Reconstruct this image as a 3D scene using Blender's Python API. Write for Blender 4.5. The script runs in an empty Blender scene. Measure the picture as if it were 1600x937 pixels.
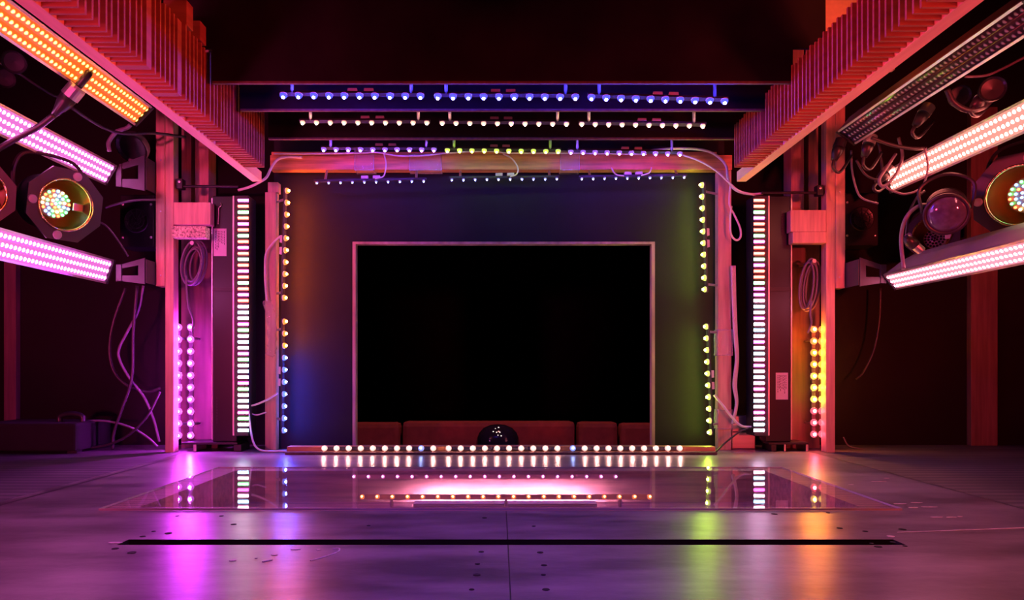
import bpy, bmesh, math, random
from mathutils import Vector, Matrix
random.seed(7)
S = bpy.context.scene
COL = S.collection
F, CX, HY, H = 1100.0, 780.0, 577.0, 0.36      # lens in pixels, principal point, eye height

def at(x, y, Y):                                # a point of the place at depth Y
    return Vector(((x - CX) * Y / F, Y, H + (HY - y) * Y / F))
def fx(x, Y): return (x - CX) * Y / F
def fz(y, Y): return H + (HY - y) * Y / F

# ------------------------------------------------------------------ materials
def mat(name, col, rough=0.6, metal=0.0, var=0.0, scale=(8, 8, 8), bump=0.0, spec=0.5, coat=0.0):
    m = bpy.data.materials.new(name); m.use_nodes = True
    nt = m.node_tree; b = nt.nodes['Principled BSDF']
    b.inputs['Base Color'].default_value = (*col, 1)
    b.inputs['Roughness'].default_value = rough
    b.inputs['Metallic'].default_value = metal
    b.inputs['Specular IOR Level'].default_value = spec
    b.inputs['Coat Weight'].default_value = coat
    tc = nt.nodes.new('ShaderNodeTexCoord'); mp = nt.nodes.new('ShaderNodeMapping')
    mp.inputs['Scale'].default_value = scale
    nz = nt.nodes.new('ShaderNodeTexNoise'); nz.inputs['Scale'].default_value = 1.0
    nz.inputs['Detail'].default_value = 5
    nt.links.new(tc.outputs['Object'], mp.inputs['Vector']); nt.links.new(mp.outputs['Vector'], nz.inputs['Vector'])
    if var:
        r = nt.nodes.new('ShaderNodeValToRGB')
        r.color_ramp.elements[0].position = 0.3; r.color_ramp.elements[1].position = 0.7
        r.color_ramp.elements[0].color = (*[c * (1 - var) for c in col], 1)
        r.color_ramp.elements[1].color = (*[min(1, c * (1 + var)) for c in col], 1)
        nt.links.new(nz.outputs['Fac'], r.inputs['Fac']); nt.links.new(r.outputs['Color'], b.inputs['Base Color'])
    if bump:
        bp = nt.nodes.new('ShaderNodeBump'); bp.inputs['Strength'].default_value = bump
        bp.inputs['Distance'].default_value = 0.002
        nt.links.new(nz.outputs['Fac'], bp.inputs['Height']); nt.links.new(bp.outputs['Normal'], b.inputs['Normal'])
    return m

def emit(name, col, strength, sample=True):
    m = bpy.data.materials.new(name); m.use_nodes = True
    nt = m.node_tree; b = nt.nodes['Principled BSDF']
    b.inputs['Base Color'].default_value = (*[.04 * c for c in col], 1); b.inputs['Roughness'].default_value = 0.6; b.inputs['Specular IOR Level'].default_value = 0.05
    b.inputs['Emission Color'].default_value = (*col, 1); b.inputs['Emission Strength'].default_value = strength
    if not sample: m.cycles.emission_sampling = 'NONE'
    return m

def lens_mat(name, base, base_s, dot, dot_s, wob=0.3, dot2=None):
    """a bar's clear cover over three rows of light emitting diodes; UV: u metres along, v 0..3 across"""
    m = bpy.data.materials.new(name); m.use_nodes = True
    nt = m.node_tree; N = nt.nodes; L = nt.links; b = N['Principled BSDF']
    def mth(op, a, c=None):
        n = N.new('ShaderNodeMath'); n.operation = op
        for i, v in enumerate((a, c)):
            if v is None: continue
            if isinstance(v, (int, float)): n.inputs[i].default_value = v
            else: L.new(v, n.inputs[i])
        return n.outputs[0]
    uv = N.new('ShaderNodeUVMap'); sp = N.new('ShaderNodeSeparateXYZ'); L.new(uv.outputs[0], sp.inputs[0])
    u, v = sp.outputs[0], sp.outputs[1]
    du = mth('MULTIPLY', mth('SUBTRACT', mth('FRACT', mth('MULTIPLY', u, 1 / 0.021)), 0.5), 0.021)
    dv = mth('MULTIPLY', mth('SUBTRACT', mth('FRACT', v), 0.5), 0.030)
    d = mth('SQRT', mth('ADD', mth('MULTIPLY', du, du), mth('MULTIPLY', dv, dv)))
    mr = N.new('ShaderNodeMapRange'); mr.interpolation_type = 'SMOOTHSTEP'
    mr.inputs[1].default_value = 0.0035; mr.inputs[2].default_value = 0.0085
    mr.inputs[3].default_value = 1; mr.inputs[4].default_value = 0; L.new(d, mr.inputs[0])
    nz = N.new('ShaderNodeTexNoise'); nz.inputs['Scale'].default_value = 60; L.new(uv.outputs[0], nz.inputs['Vector'])
    k = mth('MULTIPLY', mr.outputs[0], mth('ADD', mth('MULTIPLY', nz.outputs['Fac'], 2 * wob), 1 - wob))
    mix = N.new('ShaderNodeMix'); mix.data_type = 'RGBA'
    mix.inputs['A'].default_value = (*base, 1)
    if dot2:
        m2 = N.new('ShaderNodeMix'); m2.data_type = 'RGBA'
        m2.inputs['A'].default_value = (*dot, 1); m2.inputs['B'].default_value = (*dot2, 1)
        n2 = N.new('ShaderNodeTexNoise'); n2.inputs['Scale'].default_value = 3.0; L.new(uv.outputs[0], n2.inputs['Vector'])
        r2 = N.new('ShaderNodeMapRange'); r2.inputs[1].default_value = .42; r2.inputs[2].default_value = .58
        L.new(n2.outputs['Fac'], r2.inputs[0]); L.new(r2.outputs[0], m2.inputs['Factor'])
        L.new(m2.outputs['Result'], mix.inputs['B'])
    else:
        mix.inputs['B'].default_value = (*dot, 1)
    L.new(mr.outputs[0], mix.inputs['Factor'])
    st = mth('ADD', mth('MULTIPLY', k, dot_s), base_s)
    b.inputs['Base Color'].default_value = (0.05, 0.03, 0.05, 1); b.inputs['Roughness'].default_value = 0.25
    L.new(mix.outputs['Result'], b.inputs['Emission Color']); L.new(st, b.inputs['Emission Strength'])
    return m

M = {}
M['pine'] = mat('pine', (0.62, 0.42, 0.27), 0.55, var=0.22, scale=(60, 60, 5), bump=0.2)
M['pine_x'] = mat('pine along', (0.66, 0.32, 0.12), 0.4, var=0.35, scale=(5, 60, 60), bump=0.2)
M['ply'] = mat('birch plywood', (0.33, 0.125, 0.065), 0.65, var=0.25, scale=(6, 6, 40), bump=0.15)
M['ply_rail'] = mat('rail wood', (0.75, 0.48, 0.36), 0.6, var=0.1, scale=(40, 4, 40))
M['chip'] = mat('chipboard', (0.62, 0.46, 0.30), 0.8, var=0.85, scale=(150, 150, 150), bump=0.9)
M['blackwall'] = mat('black painted wall', (0.011, 0.0105, 0.0125), 0.6, var=0.25, scale=(3, 3, 3), bump=0.1, spec=0.25)
M['wing'] = mat('dark brown wing wall', (0.009, 0.005, 0.005), 0.8, var=0.3, scale=(2, 2, 2), spec=0.15)
M['stud'] = mat('dark stud', (0.13, 0.07, 0.06), 0.7, var=0.3, scale=(50, 50, 4))
M['border'] = mat('black border cloth board', (0.012, 0.008, 0.011), 0.8, var=0.4, scale=(5, 5, 5), bump=0.2, spec=0.15)
M['trimwood'] = mat('raw opening edge', (0.45, 0.28, 0.22), 0.6, var=0.3, scale=(30, 30, 5))
M['black'] = mat('black plastic', (0.022, 0.021, 0.024), 0.35, var=0.2, scale=(9, 9, 9))
M['blackm'] = mat('black metal', (0.028, 0.026, 0.03), 0.4, 0.3, var=0.2, scale=(9, 9, 9))
M['case'] = mat('black lamp case', (0.014, 0.013, 0.018), 0.3, 0.1, var=0.2, scale=(4, 4, 4))
M['alu'] = mat('aluminium', (0.62, 0.6, 0.62), 0.35, 0.9, var=0.1, scale=(30, 30, 30))
M['bracket'] = mat('grey bracket steel', (0.042, 0.036, 0.05), 0.5, 0.2, var=0.15, scale=(12, 12, 12))
M['shell'] = mat('pale bar housing', (0.30, 0.27, 0.29), 0.45, 0.3, var=0.15, scale=(10, 4, 10))
M['gold'] = mat('gold reflector', (0.85, 0.72, 0.28), 0.16, 1.0, var=0.1, scale=(6, 6, 6))
M['white'] = mat('white sticker', (0.78, 0.76, 0.78), 0.55, var=0.05, scale=(20, 20, 20))
M['ink'] = mat('printing ink', (0.06, 0.05, 0.06), 0.6, var=0.1)
M['cablew'] = mat('white cable', (0.72, 0.68, 0.68), 0.4, var=0.08, scale=(20, 20, 20))
M['cableg'] = mat('grey cable', (0.17, 0.15, 0.19), 0.45, var=0.1, scale=(20, 20, 20))
M['cableb'] = mat('black cable', (0.03, 0.026, 0.032), 0.4, var=0.1, scale=(20, 20, 20))
M['film'] = mat('crinkled clear tape', (0.42, 0.38, 0.36), 0.2, 0.4, var=0.2, scale=(50, 50, 50), bump=1.0)
M['seat'] = mat('red bench upholstery', (0.42, 0.07, 0.05), 0.8, var=0.15, scale=(20, 20, 20), bump=0.2)
M['glossblack'] = mat('dark glossy dome', (0.03, 0.02, 0.03), 0.08, 0.2, var=0.1)
M['glassl'] = mat('lens glass', (0.16, 0.14, 0.22), 0.06, 0.5, var=0.3, scale=(40, 40, 40))
M['tape'] = mat('white tape mark', (0.8, 0.74, 0.7), 0.6, var=0.2, scale=(60, 60, 60))
M['hole'] = mat('screw hole', (0.008, 0.006, 0.008), 0.8, var=0.1)
M['slot'] = mat('slot inside', (0.02, 0.012, 0.012), 0.8, var=0.3)
M['salmon'] = mat('bare wood under glass', (0.55, 0.30, 0.26), 0.5, var=0.35, scale=(3, 50, 50), bump=0.1)
def film_mat():
    m = mat('crinkled clear tape', (.8, .78, .75), .15, bump=1.0, scale=(60, 60, 60))
    nt = m.node_tree; N = nt.nodes; L = nt.links
    tr = N.new('ShaderNodeBsdfTransparent'); mx = N.new('ShaderNodeMixShader'); mx.inputs[0].default_value = .22
    L.new(tr.outputs[0], mx.inputs[1]); L.new(N['Principled BSDF'].outputs[0], mx.inputs[2]); L.new(mx.outputs[0], N['Material Output'].inputs['Surface'])
    return m
M['film'] = film_mat()
M['rag'] = mat('dark cloth bundle', (0.008, 0.006, 0.007), 0.9, var=0.3, scale=(10, 10, 10), bump=0.5)
M['steel'] = mat('brushed steel box', (0.5, 0.42, 0.42), 0.3, 0.7, var=0.15, scale=(4, 4, 60))

def floor_mat():
    m = mat('painted stage floor', (0.135, 0.125, 0.13), 0.3, var=0.0)
    nt = m.node_tree; N = nt.nodes; L = nt.links; b = N['Principled BSDF']
    tc = N.new('ShaderNodeTexCoord'); sp = N.new('ShaderNodeSeparateXYZ'); L.new(tc.outputs['Object'], sp.inputs[0])
    def mth(op, a, c=None):
        n = N.new('ShaderNodeMath'); n.operation = op
        for i, v in enumerate((a, c)):
            if v is None: continue
            if isinstance(v, (int, float)): n.inputs[i].default_value = v
            else: L.new(v, n.inputs[i])
        return n.outputs[0]
    def line(sock, pos, w):
        return mth('LESS_THAN', mth('ABSOLUTE', mth('SUBTRACT', sock, pos)), w)
    x, y = sp.outputs[0], sp.outputs[1]
    seam = mth('MULTIPLY', line(x, 0.018, 0.0011), mth('LESS_THAN', y, 1.79))
    seam = mth('MAXIMUM', seam, line(x, -1.325, 0.006))
    seam = mth('MAXIMUM', seam, line(x, 1.355, 0.004))
    seam = mth('MAXIMUM', seam, mth('MULTIPLY', line(y, 2.83, 0.004), line(x, 0, 0.95)))
    # ribbed outer strips in the wings
    outer = mth('GREATER_THAN', mth('ABSOLUTE', x), 1.36)
    rib = mth('MULTIPLY', mth('GREATER_THAN', mth('ABSOLUTE', x), 1.355), mth('LESS_THAN', mth('FRACT', mth('MULTIPLY', y, 18)), 0.4))
    mp = N.new('ShaderNodeMapping'); mp.inputs['Scale'].default_value = (1.3, 4.2, 1); L.new(tc.outputs['Object'], mp.inputs[0])
    n1 = N.new('ShaderNodeTexNoise'); n1.inputs['Scale'].default_value = 1.6; n1.inputs['Detail'].default_value = 8
    n1.inputs['Roughness'].default_value = 0.65; L.new(mp.outputs[0], n1.inputs['Vector'])
    r = N.new('ShaderNodeValToRGB'); L.new(n1.outputs['Fac'], r.inputs[0])
    r.color_ramp.elements[0].position = .38; r.color_ramp.elements[0].color = (.10, .094, .097, 1)
    r.color_ramp.elements[1].position = .68; r.color_ramp.elements[1].color = (.31, .29, .295, 1)
    mx = N.new('ShaderNodeMix'); mx.data_type = 'RGBA'; L.new(r.outputs[0], mx.inputs['A'])
    mx.inputs['B'].default_value = (.03, .025, .03, 1)
    L.new(mth('MAXIMUM', seam, mth('ADD', mth('MULTIPLY', outer, .55), mth('MULTIPLY', rib, .35))), mx.inputs['Factor'])
    L.new(mx.outputs['Result'], b.inputs['Base Color'])
    rr = N.new('ShaderNodeMapRange'); rr.inputs[1].default_value = .3; rr.inputs[2].default_value = .75
    rr.inputs[3].default_value = .28; rr.inputs[4].default_value = .36; L.new(n1.outputs['Fac'], rr.inputs[0])
    L.new(mth('ADD', rr.outputs[0], mth('MULTIPLY', outer, .3)), b.inputs['Roughness'])
    bp = N.new('ShaderNodeBump'); bp.inputs['Strength'].default_value = .25; bp.inputs['Distance'].default_value = .002
    n3 = N.new('ShaderNodeTexNoise'); n3.inputs['Scale'].default_value = 40; L.new(tc.outputs['Object'], n3.inputs['Vector'])
    L.new(n3.outputs['Fac'], bp.inputs['Height']); L.new(bp.outputs['Normal'], b.inputs['Normal'])
    return m
M['floor'] = floor_mat()

def glass_mat():
    m = bpy.data.materials.new('clear sheet'); m.use_nodes = True
    nt = m.node_tree; N = nt.nodes; L = nt.links
    N.remove(N['Principled BSDF'])
    out = N['Material Output']
    tr = N.new('ShaderNodeBsdfTransparent'); tr.inputs[0].default_value = (.97, .97, .97, 1)
    gl = N.new('ShaderNodeBsdfGlossy'); gl.inputs['Roughness'].default_value = .025
    fr = N.new('ShaderNodeFresnel'); fr.inputs[0].default_value = 1.5
    ge = N.new('ShaderNodeNewGeometry'); iv = N.new('ShaderNodeMath'); iv.operation = 'SUBTRACT'; iv.inputs[0].default_value = 1
    L.new(ge.outputs['Backfacing'], iv.inputs[1]); fm = N.new('ShaderNodeMath'); fm.operation = 'MULTIPLY'
    L.new(fr.outputs[0], fm.inputs[0]); L.new(iv.outputs[0], fm.inputs[1])
    mx = N.new('ShaderNodeMixShader'); L.new(fm.outputs[0], mx.inputs[0]); L.new(tr.outputs[0], mx.inputs[1]); L.new(gl.outputs[0], mx.inputs[2])
    # a film of dust and wipe marks
    df = N.new('ShaderNodeBsdfDiffuse'); df.inputs[0].default_value = (.8, .8, .8, 1)
    tc = N.new('ShaderNodeTexCoord'); mp = N.new('ShaderNodeMapping'); mp.inputs['Scale'].default_value = (1.2, 14, 1)
    nz = N.new('ShaderNodeTexNoise'); nz.inputs['Scale'].default_value = 2.5; nz.inputs['Detail'].default_value = 6
    L.new(tc.outputs['Object'], mp.inputs[0]); L.new(mp.outputs[0], nz.inputs['Vector'])
    mr = N.new('ShaderNodeMapRange'); mr.inputs[1].default_value = .4; mr.inputs[2].default_value = .75; mr.inputs[3].default_value = .015; mr.inputs[4].default_value = .09
    L.new(nz.outputs['Fac'], mr.inputs[0])
    m2 = N.new('ShaderNodeMixShader'); L.new(mr.outputs[0], m2.inputs[0]); L.new(mx.outputs[0], m2.inputs[1]); L.new(df.outputs[0], m2.inputs[2])
    L.new(m2.outputs[0], out.inputs['Surface'])
    return m
M['glass'] = glass_mat()
M['glassedge'] = mat('sawn sheet edge', (.85, .75, .8), .3, var=.1)

# ------------------------------------------------------------------ object helpers
ORG = {}
def link(o, parent=None):
    COL.objects.link(o)
    if parent is not None: o.parent = parent
    return o
def thing(name, label, cat, loc, group=None):
    o = bpy.data.objects.new(name, None); o.empty_display_size = .05
    link(o); o.location = loc; o['label'] = label; o['category'] = cat
    if group: o['group'] = group
    ORG[o] = Vector(loc)
    return o
def mesh_of(name, bm, mats, org=Vector((0, 0, 0)), smooth=False):
    if org.length: bmesh.ops.translate(bm, verts=bm.verts, vec=-org)
    bmesh.ops.recalc_face_normals(bm, faces=bm.faces)
    me = bpy.data.meshes.new(name); bm.to_mesh(me); bm.free()
    for m in (mats if isinstance(mats, (list, tuple)) else [mats]): me.materials.append(m)
    if smooth:
        for p in me.polygons: p.use_smooth = True
    return me
def part(name, bm, m, parent, smooth=False, label=None):
    org = ORG[parent]
    o = bpy.data.objects.new(name, mesh_of(name, bm, m, org, smooth)); link(o, parent); ORG[o] = org
    if label: o['label'] = label
    return o
def struct(name, bm, m):
    o = bpy.data.objects.new(name, mesh_of(name, bm, m)); link(o); o['kind'] = 'structure'; ORG[o] = Vector((0, 0, 0))
    return o
def single(name, bm, m, label, cat, org, group=None, smooth=False):
    org = Vector(org)
    o = bpy.data.objects.new(name, mesh_of(name, bm, m, org, smooth)); link(o); o.location = org; ORG[o] = org
    o['label'] = label; o['category'] = cat
    if group: o['group'] = group
    return o
def B(): return bmesh.new()
def box(bm, x0, x1, y0, y1, z0, z1, bev=0.0, mi=0, M4=None):
    if x0 > x1: x0, x1 = x1, x0
    if y0 > y1: y0, y1 = y1, y0
    if z0 > z1: z0, z1 = z1, z0
    r = bmesh.ops.create_cube(bm, size=1.0)
    vs = r['verts']
    for v in vs:
        v.co = Vector(((x0 + x1) / 2 + v.co.x * (x1 - x0), (y0 + y1) / 2 + v.co.y * (y1 - y0), (z0 + z1) / 2 + v.co.z * (z1 - z0)))
    fs = {f for v in vs for f in v.link_faces}
    for f in fs: f.material_index = mi
    if bev:
        es = list({e for v in vs for e in v.link_edges})
        rb = bmesh.ops.bevel(bm, geom=es, offset=bev, segments=2, affect='EDGES', profile=.6)
        vs = list({v for f in rb['faces'] for v in f.verts} | {v for v in vs if v.is_valid})
    if M4 is not None:
        bmesh.ops.transform(bm, matrix=M4, verts=[v for v in vs if v.is_valid])
    return bm
def prism(bm, pts, a, b, mi=0):
    """polygon pts swept from offset a to offset b (vectors)"""
    va = [bm.verts.new(Vector(p) + a) for p in pts]; vb = [bm.verts.new(Vector(p) + b) for p in pts]
    n = len(pts); fs = [bm.faces.new(va), bm.faces.new(vb[::-1])]
    for i in range(n):
        fs.append(bm.faces.new((va[i], vb[i], vb[(i + 1) % n], va[(i + 1) % n])))
    for f in fs: f.material_index = mi
    return fs
def lathe(bm, prof, n=24, M4=None, mi=0, close=False):
    """prof: list of (radius, z) around local z"""
    rings = []; new = []
    for r, z in prof:
        if r < 1e-6:
            v = bm.verts.new((0, 0, z)); rings.append([v]); new.append(v)
        else:
            ring = [bm.verts.new((r * math.cos(2 * math.pi * i / n), r * math.sin(2 * math.pi * i / n), z)) for i in range(n)]
            rings.append(ring); new += ring
    for k in range(len(rings) - 1):
        a, b = rings[k], rings[k + 1]
        for i in range(n):
            j = (i + 1) % n
            if len(a) == 1 and len(b) == 1: continue
            if len(a) == 1: f = bm.faces.new((a[0], b[i], b[j]))
            elif len(b) == 1: f = bm.faces.new((a[i], a[j], b[0]))
            else: f = bm.faces.new((a[i], a[j], b[j], b[i]))
            f.material_index = mi
    if M4 is not None:
        bmesh.ops.transform(bm, matrix=M4, verts=new)
    return bm
def frame_to(d, loc=(0, 0, 0), up=(0, 0, 1)):
    """matrix whose local +z points along d"""
    z = Vector(d).normalized(); u = Vector(up)
    x = u.cross(z)
    if x.length < 1e-4: x = Vector((1, 0, 0))
    x.normalize(); y = z.cross(x)
    m = Matrix((x, y, z)).transposed().to_4x4(); m.translation = Vector(loc)
    return m
def smooth_path(pts, k=8):
    P = [Vector(p) for p in pts]
    if len(P) < 3: return P
    out = []
    E = [P[0] * 2 - P[1]] + P + [P[-1] * 2 - P[-2]]
    for i in range(1, len(E) - 2):
        p0, p1, p2, p3 = E[i - 1:i + 3]
        for s in range(k):
            t = s / k
            out.append(.5 * ((2 * p1) + (p2 - p0) * t + (2 * p0 - 5 * p1 + 4 * p2 - p3) * t * t + (3 * p1 - p0 - 3 * p2 + p3) * t ** 3))
    out.append(P[-1])
    return out
def tube(bm, pts, r, n=8, sm=True, k=8, mi=0):
    P = smooth_path(pts, k) if sm else [Vector(p) for p in pts]
    rings = []; u = None
    for i, p in enumerate(P):
        d = (P[min(i + 1, len(P) - 1)] - P[max(i - 1, 0)])
        if d.length < 1e-7: d = Vector((0, 0, 1))
        d.normalize()
        if u is None:
            u = Vector((0, 0, 1)) if abs(d.z) < .9 else Vector((1, 0, 0))
        u = (u - d * u.dot(d))
        if u.length < 1e-6: u = d.orthogonal()
        u.normalize(); w = d.cross(u)
        rings.append([bm.verts.new(p + (u * math.cos(2 * math.pi * j / n) + w * math.sin(2 * math.pi * j / n)) * r) for j in range(n)])
    for a, b in zip(rings, rings[1:]):
        for j in range(n):
            f = bm.faces.new((a[j], a[(j + 1) % n], b[(j + 1) % n], b[j])); f.material_index = mi
    bm.faces.new(rings[0][::-1]).material_index = mi; bm.faces.new(rings[-1]).material_index = mi
    return bm
def cable(name, pts, r, m, label, group=None, cat='cable'):
    bm = B(); tube(bm, pts, r)
    o = pts[0]
    return single(name, bm, M[m], label, cat, o, group, smooth=True)

# ------------------------------------------------------------------ the setting
XW, YB, YW, ZC = 2.7, 3.19, 3.36, 2.3
GX0, GX1, GY0, GY1 = -1.022, 1.028, 1.795, 2.56         # the clear sheet on the floor
SX0, SX1, SY0, SY1 = -0.785, 0.835, 1.445, 1.492        # slot
PX0, PX1, PY0, PY1 = -0.94, 0.945, 1.845, 2.50            # lit trap under the sheet
def build_floor():
    bm = B()
    xs = sorted({-XW, GX0, SX0, PX0, PX1, SX1, GX1, XW}); ys = sorted({-.6, SY0, SY1, GY0, PY0, PY1, GY1, YW})
    vc = {}
    def v(x, y, z):
        k = (round(x, 5), round(y, 5), round(z, 5))
        if k not in vc: vc[k] = bm.verts.new((x, y, z))
        return vc[k]
    for i in range(len(xs) - 1):
        for j in range(len(ys) - 1):
            x0, x1, y0, y1 = xs[i], xs[i + 1], ys[j], ys[j + 1]
            cx, cy = (x0 + x1) / 2, (y0 + y1) / 2
            if SX0 < cx < SX1 and SY0 < cy < SY1: continue
            if PX0 < cx < PX1 and PY0 < cy < PY1: continue
            f = bm.faces.new((v(x0, y0, 0), v(x1, y0, 0), v(x1, y1, 0), v(x0, y1, 0)))
            f.material_index = 1 if (GX0 < cx < GX1 and GY0 < cy < GY1) else 0
    for (a0, a1, b0, b1, dz, mi) in ((SX0, SX1, SY0, SY1, -.06, 2), (PX0, PX1, PY0, PY1, -.11, 1)):
        q = [(a0, b0), (a1, b0), (a1, b1), (a0, b1)]
        up = [bm.verts.new((x, y, 0)) for x, y in q]; dn = [bm.verts.new((x, y, dz)) for x, y in q]
        for i in range(4):
            bm.faces.new((up[i], up[(i + 1) % 4], dn[(i + 1) % 4], dn[i])).material_index = mi
        bm.faces.new(dn).material_index = mi
    me = bpy.data.meshes.new('floor')
    for f in bm.faces:
        if f.normal.z < 0 and abs(f.normal.z) > .5: f.normal_flip()
    bm.to_mesh(me); bm.free()
    for m in (M['floor'], M['salmon'], M['slot']): me.materials.append(m)
    o = bpy.data.objects.new('floor', me); link(o); o['kind'] = 'structure'; ORG[o] = Vector((0, 0, 0))
    return o
floor = build_floor()
# screw holes and tape marks in the floor
bm = B()
for x, y in [(752, 862), (746, 881), (745, 898), (737, 921), (844, 863), (850, 883), (849, 898), (853, 921), (576, 821), (757, 809), (834, 822),
             (240, 830), (223, 838), (263, 833), (208, 864), (222, 838), (180, 857), (206, 863), (1312, 825), (1352, 830), (1410, 827), (1362, 849), (1372, 854), (1395, 847), (1414, 853), (277, 806), (346, 806), (1210, 803), (1294, 801), (365, 819)]:
    Y = H * F / (y - HY); X = fx(x, Y); r = random.uniform(.004, .008)
    lathe(bm, [(0, .0012), (r, .001), (r * 1.1, .0002)], 10, Matrix.Translation((X, Y, 0)))
part('screw_holes', bm, M['hole'], floor)
bm = B()
for x, y, w, d in [(1406, 787, .036, .010), (1432, 785, .03, .008), (1427, 793, .03, .010), (1452, 792, .045, .010), (1463, 808, .03, .010), (1487, 808, .03, .009), (1500, 807, .012, .009),
                   (461, 858, .022, .010), (429, 867, .014, .007), (363, 876, .013, .007), (400, 872, .006, .005), (498, 859, .01, .006), (180, 848, .03, .014), (1392, 838, .016, .016),
                   (1372, 752, .05, .006), (1330, 757, .02, .006), (1385, 747, .02, .006)]:
    Y = H * F / (y - HY); X = fx(x, Y)
    pts = [(X + w / 2 * math.cos(t) * random.uniform(.8, 1.1), Y + d / 2 * math.sin(t) * random.uniform(.8, 1.1), 0) for t in [i * math.pi / 5 for i in range(10)]]
    prism(bm, pts, Vector((0, 0, .0002)), Vector((0, 0, .0011)))
tube(bm, [at(485, 876, H * F / (876 - HY)) , at(510, 869, H * F / (869 - HY)), at(528, 862, H * F / (862 - HY)), at(530, 857, H * F / (857 - HY)), at(520, 857, H * F / (857 - HY))], .0018, 6)
tube(bm, [at(410, 878, H * F / (878 - HY)), at(425, 875, H * F / (875 - HY))], .0022, 6, sm=False)
prism(bm, [at(1402, 831.5, H * F / 254.5), at(1600, 824, H * F / 247), at(1600, 825, H * F / 248), at(1402, 832.3, H * F / 255.3)], Vector((0, 0, .0002)), Vector((0, 0, .001)))
part('tape_marks', bm, M['tape'], floor)
# pale taped seam right of the slot
# back wall with the stage opening
OX0, OX1, OZ1 = fx(553, YB), fx(1021, YB), fz(381, YB)
bm = B(); t = .03
box(bm, -1.02, OX0, YB, YB + t, -.4, ZC); box(bm, OX1, 1.02, YB, YB + t, -.4, ZC)
box(bm, OX0, OX1, YB, YB + t, OZ1, ZC); box(bm, OX0, OX1, YB, YB + t, -.4, -.02)
wall = struct('wall_back', bm, M['blackwall'])
bm = B()
box(bm, OX0 - .004, OX0 + .010, YB - .012, YB + t, 0, OZ1 + .008); box(bm, OX1 - .010, OX1 + .004, YB - .012, YB + t, 0, OZ1 + .008)
box(bm, OX0 + .010, OX1 - .010, YB - .012, YB + t, OZ1 - .002, OZ1 + .008)
struct('trim_1', bm, M['trimwood'])
bm = B(); box(bm, -XW, -.95, YW, YW + t, -.1, ZC); struct('wall_backleft', bm, M['wing'])
bm = B(); box(bm, .95, XW, YW, YW + t, -.1, ZC); struct('wall_backright', bm, M['wing'])
bm = B(); box(bm, -XW - .04, -XW, -.6, YW + t, -.1, ZC); struct('wall_left', bm, M['wing'])
bm = B(); box(bm, XW, XW + .04, -.6, YW + t, -.1, ZC); struct('wall_right', bm, M['wing'])
bm = B(); box(bm, -XW, XW, -.6, YW + t, ZC, ZC + .04); struct('ceiling', bm, M['wing'])
# the hall beyond the opening
bm = B(); box(bm, -4, 4, YW + t, 9, -.84, -.8); struct('floor_hall', bm, M['wing'])
bm = B(); box(bm, -4, 4, 9, 9.05, -.8, 3); struct('wall_hall', bm, M['border'])

# ------------------------------------------------------------------ lamps: light emitting diodes
LEDC = {  # cast colour, chip strength, cover colour
    'blue': ((.035, .03, 1), 580, (.08, .08, 1.0)),
    'violet': ((.2, .05, 1), 260, (.28, .12, 1.0)),
    'green': ((.38, .75, .03), 100, (.55, .9, .1)),
    'lime': ((.46, .72, .04), 260, (.75, .9, .15)),
    'warm': ((1, .36, .25), 50, (1, .55, .4)),
    'foot': ((1, .40, .34), 110, (1, .5, .42)),
    'orange': ((1, .14, .01), 560, (1, .28, .06)),
    'amber': ((1, .30, .02), 300, (1, .38, .05)),
    'yellow': ((1, .52, .04), 180, (1, .6, .1)),
    'red': ((1, .05, .10), 170, (1, .10, .14)),
    'magenta': ((.75, .045, 1), 620, (.8, .15, 1.0)),
    'pink': ((1, .16, .75), 60, (1, .3, .8)),
    'coldblue': ((.05, .07, 1), 600, (.15, .25, 1.0)),
    'dim': ((.35, .45, 1), 25, (.2, .25, .9)),
    'ice': ((.14, .15, 1), 110, (.3, .45, 1)),
    'candle': ((1, .26, .06), 60, (1, .22, .04)),
}
LEDMESH = {}
def led_mesh(c, r=.0128):
    if (c, r) in LEDMESH: return LEDMESH[c, r]
    col, s, cov = LEDC[c]
    chip = bpy.data.materials.get('chip ' + c) or emit('chip ' + c, col, s * 1.6)
    cover = bpy.data.materials.get('cover ' + c) or emit('cover ' + c, cov, 1.7, False)
    bm = B()
    lathe(bm, [(r * 1.02, -.001), (r * 1.02, .0015), (r * .98, .002)], 10, mi=2)
    lathe(bm, [(r * .97, .002), (r * .94, r * .36), (r * .80, r * .62), (r * .50, r * .80), (r * .2, r * .84)], 12, mi=1)
    lathe(bm, [(r * .2, r * .66), (r * .38, r * .78), (r * .42, r * .93), (r * .36, r * 1.10), (r * .2, r * 1.22), (0, r * 1.27)], 10, mi=0)
    me = mesh_of('diode', bm, [chip, cover, M['white']], smooth=True)
    LEDMESH[c, r] = me
    return me
def put_led(parent, p, d, c, r=.0128, label=None):
    o = bpy.data.objects.new('diode', led_mesh(c, r)); link(o, parent)
    m = frame_to(d); o.rotation_euler = m.to_euler(); o.location = Vector(p) - ORG[parent]; ORG[o] = ORG[parent]
    if label: o['label'] = label
    return o
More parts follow.
